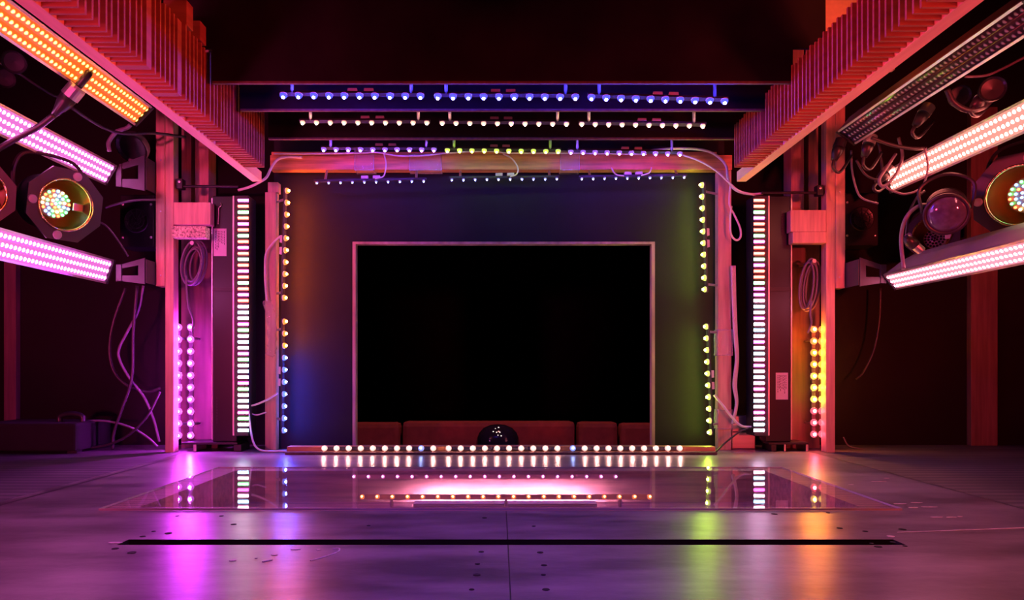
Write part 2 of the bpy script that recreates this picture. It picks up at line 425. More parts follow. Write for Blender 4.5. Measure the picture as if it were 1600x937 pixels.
def led_strip(label, p0, p1, cols, face, group, arms=(), arm_to=None, plugs=(.45, .56), r=.0128, back=None):
    """ten diodes on an aluminium channel from p0 to p1 (points of the first and last diode)"""
    p0, p1 = Vector(p0), Vector(p1); mid = (p0 + p1) / 2; d = (p1 - p0).normalized(); f = Vector(face).normalized()
    f = (f - d * f.dot(d)).normalized(); w = d.cross(f)
    T = thing('light_strip', label, 'light strip', mid, group)
    bm = B(); e = .012
    q = [(-.008, -.011), (.008, -.011), (.008, -.002), (-.008, -.002)]
    prism(bm, [w * a + f * b for a, b in q], p0 - d * e, p1 + d * e)
    part('channel', bm, M['salmon'] if 'under the clear' in group else M['bracket'], T)
    n = len(cols)
    for i, c in enumerate(cols):
        put_led(T, p0.lerp(p1, i / (n - 1)), f, c, r, 'dim blue diode' if c == 'dim' else None)
    bk = -f if back is None else Vector(back).normalized()
    for t in plugs:
        bm = B(); c = p0.lerp(p1, t) - f * .011
        s = Matrix((d, w, f)).transposed().to_4x4(); s.translation = c - f * .007
        box(bm, -.016, .016, -.008, .008, -.007, .007, .002, M4=s)
        part('plug', bm, M['cablew'], T)
    for t in arms:
        a = p0.lerp(p1, t) - f * .0115
        b = arm_to(a)
        bm = B(); dd = b - a
        tube(bm, [a, b], .0055, 4, sm=False)
        part('bracket', bm, M['bracket'] if face[2] < -.9 and r > .01 else M['alu'], T)
    return T

# ---- border boards slotted in the two combs, with their rows of diodes behind the lower edge
ZB = H + .915
borders = [(2.26, 331, 1239, 131), (2.50, 375, 1195, 174), (2.81, 419, 1148, 221)]
names = ['nearest and highest', 'middle', 'farthest and lowest']
for k, (Y, xa, xb, yb) in enumerate(borders):
    T = thing('border_board', 'black border board across the top, %s of the three' % names[k], 'board', (0, Y, ZB), 'border boards over the stage')
    bm = B(); x0, x1 = fx(xa, Y), fx(xb, Y)
    zt = 1.95 if k == 0 else 1.62
    pts = [(x0, 0, ZB + .011), (x1, 0, ZB + .011), (x1, 0, H + 1.03), (1.048 if k == 0 else x1, 0, H + 1.03), (1.048 if k == 0 else x1, 0, zt), (-1.048 if k == 0 else x0, 0, zt), (-1.048 if k == 0 else x0, 0, H + 1.03), (x0, 0, H + 1.03)]
    if k: pts = [pts[0], pts[1], pts[4], pts[5]]
    prism(bm, pts, Vector((0, Y, 0)), Vector((0, Y + .010, 0)))
    part('board', bm, M['border'], T)
    bm = B(); box(bm, x0, x1, Y - .001, Y + .012, ZB + .003, ZB + .0105, .0015)
    part('edge_lath', bm, M['stud'], T)
rows = [
    (2.38, 2.275, [(443, 148, 657, 149), (684, 149.5, 899, 150.5), (924, 151, 1132, 157)], [['blue'] * 10] * 3, 'blue', 'nearest'),
    (2.64, 2.515, [(473, 190.5, 667, 191), (691, 191.5, 885, 193), (909, 193, 1098, 196)], [['warm'] * 10] * 3, 'warm white', 'middle'),
    (3.00, 2.825, [(506, 232.5, 678, 233), (699, 234, 872, 235.5), (892, 236.5, 1062, 239.5)], [['violet'] * 10, ['green'] * 10, ['violet'] * 10], None, 'farthest'),
]
side = ['left', 'middle', 'right']
for Yr, Yp, mods, cols, cname, bn in rows:
    for k, (xa, ya, xb, yb) in enumerate(mods):
        cn = cname or ['violet blue', 'yellow green', 'violet pink'][k]
        led_strip('%s diode strip behind the %s border board, %s of its row' % (cn, bn, side[k]), at(xa, ya, Yr), at(xb, yb, Yr), cols[k], (0, -.45, -1),
                  'diode strips behind the border boards', arms=(.06, .93), arm_to=lambda a, Yp=Yp: Vector((a.x * Yp / a.y, Yp + .0005, ZB + .014)), plugs=(.5, .62) if k % 2 == 0 else (.42, .53), r={'nearest': .0128, 'middle': .0098, 'farthest': .0112}[bn])

# ---- timber frame round the stage picture
T = thing('timber_frame', 'bare timber frame of two posts and a beam around the black stage wall', 'frame', (0, 3.17, 0))
Yf = 3.14
bm = B(); box(bm, fx(414, Yf), fx(431, Yf), Yf, Yf + .045, 0, fz(300, Yf), .003); part('post', bm, M['pine'], T)
bm = B(); box(bm, fx(418, Yf), fx(434, Yf), Yf + .003, Yf + .045, fz(300, Yf), fz(284, Yf), .003); part('post_end', bm, M['pine'], T)
bm = B(); box(bm, fx(1122, Yf), fx(1143, Yf), Yf, Yf + .045, 0, fz(266, Yf), .003); part('post', bm, M['pine'], T)
bm = B(); box(bm, fx(423, Yf), fx(1143, Yf), Yf - .01, Yf + .04, fz(266, Yf), fz(243, Yf), .003); bm2 = bm
part('beam', bm, M['pine_x'], T)
bm = B(); box(bm, fx(424, Yf), fx(1120, Yf), Yf + .0, Yf + .05, fz(242.8, Yf), fz(237, Yf), .002); part('beam_cap', bm, M['pine_x'], T)
def film(pts, r, m='film'):
    bm = B(); tube(bm, pts, r, 9, k=10)
    for v in bm.verts: v.co += Vector((random.uniform(-1, 1), random.uniform(-.4, .4), random.uniform(-1, 1))) * r * .18
    return bm
part('tape_wrap', film([at(417, 470, 3.132), at(424, 500, 3.132), at(425, 540, 3.132), at(421, 555, 3.134)], .020), M['film'], T, label='crinkled clear tape wound round the left post')
def wrap_box(x0, x1, y0, y1, Y0, Y1):
    bm = B(); box(bm, fx(x0, Yf), fx(x1, Yf), Y0, Y1, fz(y1, Yf), fz(y0, Yf), .002)
    bmesh.ops.subdivide_edges(bm, edges=bm.edges[:], cuts=5, use_grid_fill=True)
    for v in bm.verts: v.co += Vector((random.uniform(-1, 1), random.uniform(-1, 0), random.uniform(-1, 1))) * .0022
    return bm
part('tape_wrap', wrap_box(555, 585, 236.5, 267, Yf - .014, Yf + .053), M['film'], T, label='clear tape round the beam')
part('tape_wrap', wrap_box(640, 690, 242, 267, Yf - .013, Yf + .045), M['film'], T, label='clear tape round the beam')
part('tape_wrap', wrap_box(875, 905, 237, 267, Yf - .014, Yf + .053), M['film'], T, label='clear tape round the beam')
part('tape_wrap', wrap_box(1121, 1144, 515, 555, Yf - .004, Yf + .049), M['film'], T, label='clear tape round the right post')
part('tape_wrap', wrap_box(1121, 1144, 640, 670, Yf - .004, Yf + .049), M['film'], T, label='clear tape round the right post')

# strips hung under the beam
for k, (xa, ya, xb, yb) in enumerate([(495, 285, 662, 282), (706, 280, 870, 278.5), (909, 278.5, 1069, 276)]):
    led_strip('small cold white diode strip hung below the timber beam, %s of three' % side[k], at(xa, ya, 3.12), at(xb, yb, 3.12), ['ice'] * 10, (0, -.12, -1),
              'diode strips below the timber beam', arms=(.08, .93), arm_to=lambda a: Vector((a.x, 3.146, fz(266, Yf))), r=.006)
# upright strips beside the posts
def col_arm(x): return lambda a: Vector((x, 3.15, a.z))
GL = 'upright diode strips beside the timber posts'
led_strip('orange upright diode strip beside the left timber post, upper one', at(448, 298, 3.1), at(443.5, 465, 3.1), ['orange'] * 10, (1, -.35, 0), GL, (.08, .95), col_arm(fx(432, Yf) - .001))
led_strip('upright diode strip beside the left timber post, blue with three orange on top', at(444, 502, 3.1), at(443, 672, 3.1), ['orange', 'orange', 'amber'] + ['coldblue'] * 7, (1, -.35, 0), GL, (.07, .9), col_arm(fx(432, Yf) - .001))
led_strip('yellow green upright diode strip beside the right timber post, upper one', at(1097.5, 289, 3.1), at(1102, 452, 3.1), ['lime'] * 10, (-1, -.35, 0), GL, (.06, .95), col_arm(fx(1121, Yf) + .001))
led_strip('yellow green upright diode strip beside the right timber post, lower one', at(1104, 510, 3.1), at(1110, 675, 3.1), ['lime'] * 10, (-1, -.35, 0), GL, (.05, .93), col_arm(fx(1121, Yf) + .001))

# ---- footlights on a batten along the stage edge
Yb = 3.0
T = thing('footlight_batten', 'low wooden batten on the stage edge carrying the footlights', 'batten', (0, Yb, 0))
bm = B(); box(bm, fx(448, Yb), fx(1118, Yb), Yb, Yb + .05, 0, fz(697.5, Yb), .003); part('plank', bm, M['pine_x'], T)
bm = B(); box(bm, fx(449, Yb), fx(1117, Yb), Yb - .035, Yb - .0005, 0, .012, .002); part('base', bm, M['stud'], T)
for k, (xa, xb) in enumerate([(507, 677), (701, 871), (895, 1062)]):
    c = ['foot'] * 10
    if k == 0: c[8] = 'dim'
    if k == 2: c[0] = 'dim'
    led_strip('warm white footlight diode strip on the stage edge batten, %s of three' % side[k], (fx(xa, 2.985), 2.985, .026), (fx(xb, 2.985), 2.985, .026), c, (0, -1, .25), 'footlight strips', plugs=())

# ---- clear sheet on the floor and the lit trap beneath it
bm = B(); box(bm, GX0, GX1, GY0, GY1, .0008, .006)
for f in bm.faces: f.material_index = 0 if abs(f.normal.z) > .5 else 1
single('clear_sheet', bm, [M['glass'], M['glassedge']], 'large clear glossy sheet lying flat on the stage floor before the footlights', 'sheet', (0, 2.18, 0))
led_strip('pink diode strip under the clear sheet, along the back of the trap', (fx(553, 2.485), 2.485, -.018), (fx(962, 2.485), 2.485, -.018), ['pink'] * 19, (0, -1, .2), 'strips under the clear sheet', plugs=(), r=.0065)
led_strip('orange red diode strip under the clear sheet, nearer row in the trap', (fx(566, 2.28), 2.28, -.052), (fx(1015, 2.28), 2.28, -.052), ['candle'] * 20, (0, -1, .3), 'strips under the clear sheet', plugs=(), r=.0078, arms=(.1, .5, .9), arm_to=lambda a: Vector((a.x, a.y + .01, -.109)))
T = thing('flood_lamp', 'bright white pink flood lamp glowing under the clear sheet', 'lamp', (.03, 2.40, -.11))
bm = B(); box(bm, -.29, .33, 2.37, 2.405, -.11, -.0945, .003); box(bm, -.29, .33, 2.37, 2.422, -.0943, -.0915, .001); part('housing', bm, M['white'], T)
bm = B(); prism(bm, [(-.27, 2.4055, -.1085), (-.27, 2.4055, -.0955), (-.27, 2.411, -.0955), (-.27, 2.408, -.1085)], Vector((0, 0, 0)), Vector((.58, 0, 0))); part('diffuser', bm, emit('flood diffuser', (1, .40, .78), 360), T)

# ------------------------------------------------------------------ slotted combs of plywood
def comb(sx, label, ztop):
    X0, X1 = 1.052 * sx, 1.012 * sx          # backing board
    XI = .932 * sx
    T = thing('slotted_rack', label, 'rack', (1.03 * sx, 2.05, H + .80))
    bm = B(); box(bm, X0, X1, 1.2, 3.0, H + .80, H + .842, .002); part('rail', bm, M['ply_rail'], T)
    bm = B(); box(bm, X0, X1, 1.2, 2.80, H + .8425, H + ztop - .002); part('backing_board', bm, M['ply'], T)
    y = 1.28; i = 0
    skip = [2.26, 2.50]
    wide = {21: .026, 27: .026} if sx < 0 else {}
    while y < 2.79:
        th = .0075
        if any(abs(y + th / 2 - s) < .0135 for s in skip):
            y += .004; continue
        zt = ztop + random.uniform(-.004, .004)
        if i in wide: th = wide[i]
        bm = B(); jx = random.uniform(-.0015, .0015)
        box(bm, X1, XI + jx, y, y + th, H + .80 + random.uniform(0, .003), H + zt)
        part('slat', bm, M['ply'], T)
        y += .0275 if th < .01 else .0275 + .02
        i += 1
    return T
L = comb(-1, 'row of thin plywood slats on a rail, left of the border boards', 1.02)
R = comb(1, 'row of thin plywood slats on a rail, right of the border boards', .968)
for (y0, y1, z1) in ((2.095, 2.14, 1.10), (2.19, 2.235, 1.085)):
    bm = B(); box(bm, -1.0, -.93, y0, y1, H + 1.026, H + z1, .002); part('packing_block', bm, M['ply'], L)
bm = B(); box(bm, 1.062, 1.36, 2.42, 2.44, H + 1.03, 1.95)
single('plywood_board', bm, M['ply_rail'], 'upright plywood board lit orange above the right slatted rack', 'board', (1.2, 2.43, H + .85))

# ------------------------------------------------------------------ posts and towers at both sides
def mirror(x, sx): return x
def tower(sx):
    sd = 'left' if sx < 0 else 'right'
    P = (lambda a, b: (a, b)) if sx < 0 else (lambda a, b: (2 * CX + 5 - b, 2 * CX + 5 - a))
    Y = 3.05
    T = thing('wooden_post', 'double pine post standing on the stage floor, %s side' % sd, 'post', (fx(262 if sx < 0 else 1300, Y), Y, 0), 'pine posts at the sides')
    a, b = (258, 271) if sx < 0 else (1291, 1305)
    bm = B(); box(bm, fx(a, Y), fx(b, Y), Y, Y + .05, 0, H + 1.2, .003); part('stud', bm, M['pine'], T)
    a, b = (244, 257.8) if sx < 0 else (1305.4, 1320)
    bm = B(); box(bm, fx(a, Y), fx(b, Y), Y - .004, Y + .044, fz(447 if sx < 0 else 450, Y), H + 1.2, .003); part('side_board', bm, M['pine'], T)
    # cross block between post and lamp tower
    if sx < 0:
        bm = B(); box(bm, fx(271.4, Y), fx(329, Y), Y - .003, Y + .042, fz(351, Y), fz(316, Y), .003); part('cross_block', bm, M['pine'], T)
        bm = B(); box(bm, fx(268, 3.0), fx(321, 3.0), 3.0, 3.049, fz(371, 3.0), fz(353, 3.0), .004); part('chipboard_block', bm, M['chip'], T, label='speckled chipboard offcut')
    else:
        bm = B(); box(bm, fx(1235, Y), fx(1290.6, Y), Y - .003, Y + .042, fz(362, Y), fz(328, Y), .003); part('cross_block', bm, M['pine'], T)
        bm = B(); box(bm, fx(1238, Y), fx(1290.6, Y), Y - .006, Y + .042, fz(380, Y), fz(362.3, Y), .003); part('cross_block', bm, M['pine'], T)
    for zz in ((430, 250, 330) if sx < 0 else (433, 300)):
        bm = B(); c = at((251 if sx < 0 else 1312), zz, Y - .0045)
        lathe(bm, [(0, .001), (.003, .0012), (.004, 0)], 10, frame_to((0, -1, 0), c)); part('screw', bm, M['alu'], T)
    # back studs behind, against the wall
    a, b = (285, 300) if sx < 0 else (1262, 1277)
    bm = B(); box(bm, fx(a, 3.3), fx(b, 3.3), 3.29, 3.358, 0, H + 1.5, .002)
    single('back_stud', bm, M['pine'], 'dim pine stud against the back wall behind the %s lamp tower' % sd, 'stud', (fx(a, 3.3), 3.3, 0), 'pine studs on the back wall')
    a, b = (309, 330) if sx < 0 else (1232, 1252)
    bm = B(); box(bm, fx(a, 3.3), fx(b, 3.3), 3.27, 3.358, 0.0, H + 1.5, .002)
    single('back_stud', bm, M['pine'], 'wide pine stud against the back wall next to the %s lamp tower' % sd, 'stud', (fx(a, 3.3), 3.3, 0), 'pine studs on the back wall')
    # black rod to the lamp tower
    x0, x1, yy = (276, 372, 291) if sx < 0 else (1190, 1290, 301)
    T2 = thing('support_rod', 'thin black rod tying the %s lamp tower to its pine post' % sd, 'rod', at(x0, yy, 3.07), 'support rods')
    bm = B(); tube(bm, [at(x0, yy, 3.07), at(x1, yy, 3.07)], .006, 8, sm=False); part('rod', bm, M['blackm'], T2)
    c = at(281 if sx < 0 else 1281, yy - 4, 3.062)
    bm = B(); box(bm, c.x - .013, c.x + .013, c.y - .006, c.y + .03, c.z - .022, c.z + .022, .003); part('end_plate', bm, M['blackm'], T2)
    bm = B(); lathe(bm, [(0, .003), (.005, .002), (.006, 0)], 10, frame_to((0, -1, 0), c + Vector((0, -.006, .008)))); part('bolt', bm, M['alu'], T2)
    # lamp tower: black case with a column of wide colour diodes on its inner edge
    a, b = (332, 370) if sx < 0 else (1196, 1236)
    Yc = 3.1
    x0, x1 = fx(a, Yc), fx(b, Yc)
    T3 = thing('lamp_tower', 'tall black case with a column of multicolour diodes, %s of the stage wall' % sd, 'lamp', ((x0 + x1) / 2, Yc, 0), 'lamp towers')
    z0, z1 = fz(690, Yc), fz(306, Yc)
    bm = B(); box(bm, x0, x1, Yc, Yc + .12, z0, z1, .004)
    part('case', bm, M['case'], T3)
    xo = x0 if sx < 0 else x1
    bm = B(); box(bm, xo - .003, xo + .003, Yc - .005, Yc - .0005, z0 + .01, z1 - .01, .001); part('trim_rail', bm, M['alu'], T3)
    bm = B(); box(bm, fx(a + 1, Yc), fx(b - 1, Yc), Yc - .004, Yc - .0003, fz(455, Yc), fz(449, Yc), .001); part('joint_band', bm, M['blackm'], T3)
    # diode channel
    xi = x1 if sx < 0 else x0
    Yl = 3.05
    bm = B(); box(bm, xi - sx * .0005, xi - sx * .068, Yl + .001, Yc + .05, fz(681, Yl), fz(305, Yl), .003); part('diode_channel', bm, M['blackm'], T3)
    bm = B(); box(bm, xi - sx * .002, xi - sx * .008, Yl - .004, Yl + .0008, fz(680, Yl), fz(306, Yl)); part('channel_lip', bm, M['alu'], T3)
    n = 40
    for i in range(n):
        yy = 313 + (672 - 313) * i / (n - 1)
        if sx < 0: c = ['tw_pink', 'tw_red', 'tw_green', 'tw_red'][i % 4] if i < 18 else ['tw_white', 'tw_pink', 'tw_green', 'tw_white', 'tw_cyan'][i % 5]
        else: c = ['tw_red', 'tw_red', 'tw_green', 'tw_pink'][i % 4] if i < 16 else ['tw_pink', 'tw_white', 'tw_cyan', 'tw_white'][i % 4]
        o = bpy.data.objects.new('diode', tower_led(c)); link(o, T3)
        o.location = Vector((xi - sx * .047, Yl + .0008, fz(yy, Yl))) - ORG[T3]
    # sticker with small print
    sa, sb, ya, yb = (334, 354, 357, 400) if sx < 0 else (1212, 1231, 582, 624)
    bm = B(); box(bm, fx(sa, Yc), fx(sb, Yc), Yc - .0016, Yc - .0004, fz(yb, Yc), fz(ya, Yc)); st = part('sticker', bm, M['white'], T3)
    bm = B()
    for i in range(7):
        w = random.uniform(.5, .9); xx = fx(sa + 2 + (sb - sa - 4) * (i + .5) / 7, Yc)
        zz1 = fz(ya + 4, Yc); zz0 = zz1 - (fz(ya, Yc) - fz(yb, Yc)) * .8 * w
        z = zz1
        while z > zz0:
            l = random.uniform(.004, .012); box(bm, xx - .0012, xx + .0012, Yc - .0022, Yc - .0017, z - l, z); z -= l + .003
    part('small_print', bm, M['ink'], st)
    # upright maker's line of tiny letters and a hook
    bm = B(); xx = fx(339 if sx < 0 else 1222, Yc); z = fz(620 if sx < 0 else 330, Yc)
    for i in range(9):
        l = random.uniform(.006, .011); box(bm, xx - .0022, xx + .0022, Yc - .0012, Yc - .0003, z - l, z); z -= l + .004
    part('upright_lettering', bm, M['bracket'], T3)
    if sx < 0:
        bm = B(); tube(bm, [at(341, 350, 3.094), at(342, 335, 3.094), at(342, 325, 3.094), at(346, 321, 3.094), at(345, 317, 3.096)], .002, 6); part('hook', bm, M['alu'], T3)
    # black foot stand
    fa, fb = (285, 372) if sx < 0 else (1200, 1262)
    bm = B(); box(bm, fx(fa, Yc), fx(fb, Yc), Yc - .01, Yc + .12, fz(693.8, Yc), fz(690.4, Yc), .001); part('foot_plate', bm, M['blackm'], T3)
    for q in ((303, 308, M['alu']), (366, 378, M['blackm'])) if sx < 0 else ((1224, 1227, M['alu']), (1258, 1262, M['alu']), (1204, 1212, M['blackm'])):
        bm = B(); box(bm, fx(q[0], Yc), fx(q[1], Yc), Yc - .008, Yc + .1, 0, fz(694, Yc), .002); part('foot', bm, q[2], T3)
    # board with two diode strips
    ba, bb = (273, 331) if sx < 0 else (1238, 1291)
    bm = B(); box(bm, fx(ba, 3.16), fx(bb, 3.16), 3.225, 3.237, 0, fz(345, 3.2), .001)
    single('backing_panel', bm, M['stud'], 'dark panel behind the paired diode strips, %s side' % sd, 'panel', (fx(ba, 3.16), 3.23, 0), 'dark panels behind the paired strips')
    xs = (279, 298) if sx < 0 else (1271.5, 1284)
    for j, x in enumerate(xs):
        if sx < 0: cols = ['magenta'] * 10
        else: cols = ['orange', 'orange', 'amber', 'amber', 'yellow', 'yellow', 'yellow', 'red', 'red', 'red']
        led_strip('%s upright diode strip beside the %s pine post, %s of the pair' % ('magenta' if sx < 0 else 'orange and red', sd, 'left one' if j == 0 else 'right one'),
                  at(x, 511 if sx < 0 else 514.5, 3.13), at(x, 680 if sx < 0 else 678, 3.13), cols, (-.15 * sx, -1, -.25), 'paired strips by the pine posts', r=.0155,
                  arms=(.1, .9), arm_to=lambda a: Vector((a.x, 3.2245, a.z)))
TL = {}
TWC = {'tw_pink': (1, .08, .55), 'tw_red': (1, .07, .05), 'tw_green': (.18, .8, .25), 'tw_white': (1, .5, .75), 'tw_cyan': (.3, .65, .9)}
def tower_led(c):
    if c in TL: return TL[c]
    col = TWC[c]
    bm = B(); s = Matrix.Translation((0, 0, 0)) @ Matrix.Diagonal((2.5, 1, 1, 1))
    m1 = emit('tower chip ' + c, col, 24); m2 = emit('tower cover ' + c, col, .9, False)
    box(bm, -.0225, .0225, -.002, 0, -.0062, .0062, .0006, 2)
    box(bm, -.021, .021, -.0055, -.002, -.0042, .0042, .0012, 1)
    box(bm, -.0222, .0222, -.0075, -.0005, -.0024, .0024, .0006, 0)
    TL[c] = mesh_of('diode', bm, [m1, m2, M['blackm']])
    return TL[c]
tower(-1); tower(1)

# ------------------------------------------------------------------ side lighting bars
def led_bar(label, U, Lw, Y0, Y1, lens, sx, arm=None, group='diode bars in the wings', depth=.12):
    """U, Lw: (X,Z) of the upper and lower edge of the light face; the bar runs along the stage from Y0 to Y1"""
    u = Vector((U[0], 0, U[1])); l = Vector((Lw[0], 0, Lw[1])); f = (l - u); wd = f.length; f.normalize()
    n = Vector((f.z, 0, -f.x))
    if n.x * sx > 0: n = -n                       # faces the stage
    T = thing('light_bar', label, 'light bar', ((u.x + l.x) / 2, (Y0 + Y1) / 2, (u.z + l.z) / 2), group)
    q = [u, l, l - n * depth * .55 - f * .004, l - n * depth - f * .024, u - n * depth + f * .024, u - n * depth * .55 + f * .004]
    bm = B(); prism(bm, q, Vector((0, Y0, 0)), Vector((0, Y1, 0)))
    part('housing', bm, M['shell'], T)
    # cover: three shallow ribs, one over each row
    bm = B(); uvl = bm.loops.layers.uv.new('UVMap')
    a, b = u + f * .005, l - f * .005; w2 = (b - a).length
    prof = []
    for i in range(13):
        t = i / 12; bulge = .004 + .005 * abs(math.sin(t * 3 * math.pi))
        prof.append((a + f * w2 * t + n * bulge, t * 3))
    for k in range(12):
        (p, tp), (r, tr) = prof[k], prof[k + 1]
        vs = [bm.verts.new(p + Vector((0, Y0 + .01, 0))), bm.verts.new(p + Vector((0, Y1 - .01, 0))), bm.verts.new(r + Vector((0, Y1 - .01, 0))), bm.verts.new(r + Vector((0, Y0 + .01, 0)))]
        fc = bm.faces.new(vs)
        for lp, uvv in zip(fc.loops, ((0, tp), (Y1 - Y0, tp), (Y1 - Y0, tr), (0, tr))): lp[uvl].uv = uvv
    bmesh.ops.remove_doubles(bm, verts=bm.verts[:], dist=1e-5)
    me_o = part('lens', bm, lens, T)
    # edge rails
    for nm, p in (('edge_rail', u), ('edge_rail', l)):
        bm = B(); s = 1 if p is u else -1
        prism(bm, [p - f * .003 * s, p + f * .005 * s, p + f * .005 * s + n * .008, p - f * .003 * s + n * .008], Vector((0, Y0, 0)), Vector((0, Y1, 0)))
        part(nm, bm, M['alu'], T)
    for y0, y1 in ((Y0 - .012, Y0 - .0005), (Y1 + .0005, Y1 + .012)):
        bm = B(); e = [u - f * .003 + n * .010, l + f * .003 + n * .010, l - n * depth - f * .02, u - n * depth + f * .02]
        prism(bm, e, Vector((0, y0, 0)), Vector((0, y1, 0))); part('end_cap', bm, M['black'], T)
    if arm:
        (xa, xb, zc, hh) = arm
        # forked arm plate from the post to the bar end
        Yp = Y1 + .013
        bm = B()
        top = [(xa, zc + hh), (xb, zc + hh * .45), (xb, zc + hh * .15), (xa + (xb - xa) * .25, zc + hh * .45)]
        bot = [(xa, zc - hh), (xb, zc - hh * .75), (xb, zc - hh * .35), (xa + (xb - xa) * .25, zc - hh * .35)]
        web = [(xa, zc + hh), (xa + (xb - xa) * .25, zc + hh * .45), (xa + (xb - xa) * .25, zc - hh * .35), (xa, zc - hh)]
        for pl in (top, bot, web): prism(bm, [Vector((x, 0, z)) for x, z in pl], Vector((0, Yp, 0)), Vector((0, Yp + .006, 0)))
        box(bm, xa, xa - sx * .005, Yp + .0062, 3.065, zc - hh * .9, zc + hh * .9, .001)
        box(bm, xb - .012, xb + .012, Yp - .004, Yp + .008, zc - hh * .8, zc + hh * .5, .002)
        part('bracket', bm, M['bracket'], T)
    return T
lens_orange = lens_mat('orange cover', (1, .15, .015), 1.0, (1, .42, .07), 9.0)
lens_pink = lens_mat('pink cover', (1, .22, .8), .85, (1, .17, .62), 55.0)
lens_mag = lens_mat('magenta cover', (1, .2, .8), .85, (1, .16, .66), 55.0)
lens_warm = lens_mat('warm cover', (1, .30, .24), 1.25, (1, .17, .13), 55.0)
lens_rose = lens_mat('rose cover', (1, .28, .36), 1.25, (1, .16, .20), 55.0, dot2=(1, .2, .5))

led_bar('orange lit diode bar along the left wing, topmost', (-1.338, H + 1.009), (-1.402, H + .943), 1.66, 2.70, lens_orange, -1)
led_bar('pink lit diode bar along the left wing, middle one', (fx(180, 2.95), fz(258, 2.95)), (fx(163, 2.95), fz(287, 2.95)), 1.92, 2.95, lens_pink, -1,
        arm=(-1.4925, -1.60, fz(281, 3.0) + .02, .075))
led_bar('magenta lit diode bar along the left wing, lowest', (fx(175, 2.95), fz(406, 2.95)), (fx(163, 2.95), fz(441, 2.95)), 1.92, 2.95, lens_mag, -1,
        arm=(-1.4925, -1.60, fz(425, 3.0), .055))
# right wing
def unlit():
    m = mat('unlit cover', (.03, .02, .035), .12, .2)
    nt = m.node_tree; N = nt.nodes; L_ = nt.links; b = N['Principled BSDF']
    src = lens_mat('tmp', (0, 0, 0), 0, (1, 1, 1), 1).node_tree
    uv = N.new('ShaderNodeUVMap'); mp = N.new('ShaderNodeMapping'); mp.inputs['Scale'].default_value = (1 / .021, 1, 1)
    fr = N.new('ShaderNodeVectorMath'); fr.operation = 'FRACTION'
    ds = N.new('ShaderNodeVectorMath'); ds.operation = 'DISTANCE'; ds.inputs[1].default_value = (.5, .5, 0)
    L_.new(uv.outputs[0], mp.inputs[0]); L_.new(mp.outputs[0], fr.inputs[0]); L_.new(fr.outputs[0], ds.inputs[0])
    mr = N.new('ShaderNodeMapRange'); mr.inputs[1].default_value = .12; mr.inputs[2].default_value = .3; mr.inputs[3].default_value = 1; mr.inputs[4].default_value = 0
    L_.new(ds.outputs['Value'], mr.inputs[0])
    mx = N.new('ShaderNodeMix'); mx.data_type = 'RGBA'; mx.inputs['A'].default_value = (.05, .03, .06, 1); mx.inputs['B'].default_value = (.85, .8, .9, 1)
    L_.new(mr.outputs[0], mx.inputs['Factor']); L_.new(mx.outputs['Result'], b.inputs['Base Color'])
    bp = N.new('ShaderNodeBump'); bp.inputs['Strength'].default_value = .8; bp.inputs['Distance'].default_value = .004
    L_.new(mr.outputs[0], bp.inputs['Height']); L_.new(bp.outputs['Normal'], b.inputs['Normal'])
    bpy.data.materials.remove(bpy.data.materials['tmp'])
    return m
led_bar('unlit dark diode bar along the right wing, topmost', (fx(1311, 2.75), fz(203, 2.75)), (fx(1338, 2.75), fz(222, 2.75)), 1.78, 2.75, unlit(), 1)
led_bar('warm white lit diode bar along the right wing, middle one', (fx(1383, 2.92), fz(268, 2.92)), (fx(1396, 2.92), fz(299, 2.92)), 1.9, 2.92, lens_warm, 1)
led_bar('rose white lit diode bar along the right wing, lowest, pale housing showing', (fx(1383, 2.92), fz(428, 2.92)), (fx(1402, 2.92), fz(450, 2.92)), 1.9, 2.92, lens_rose, 1,
        arm=(1.504, 1.60, fz(428, 3.0), .06), depth=.17)

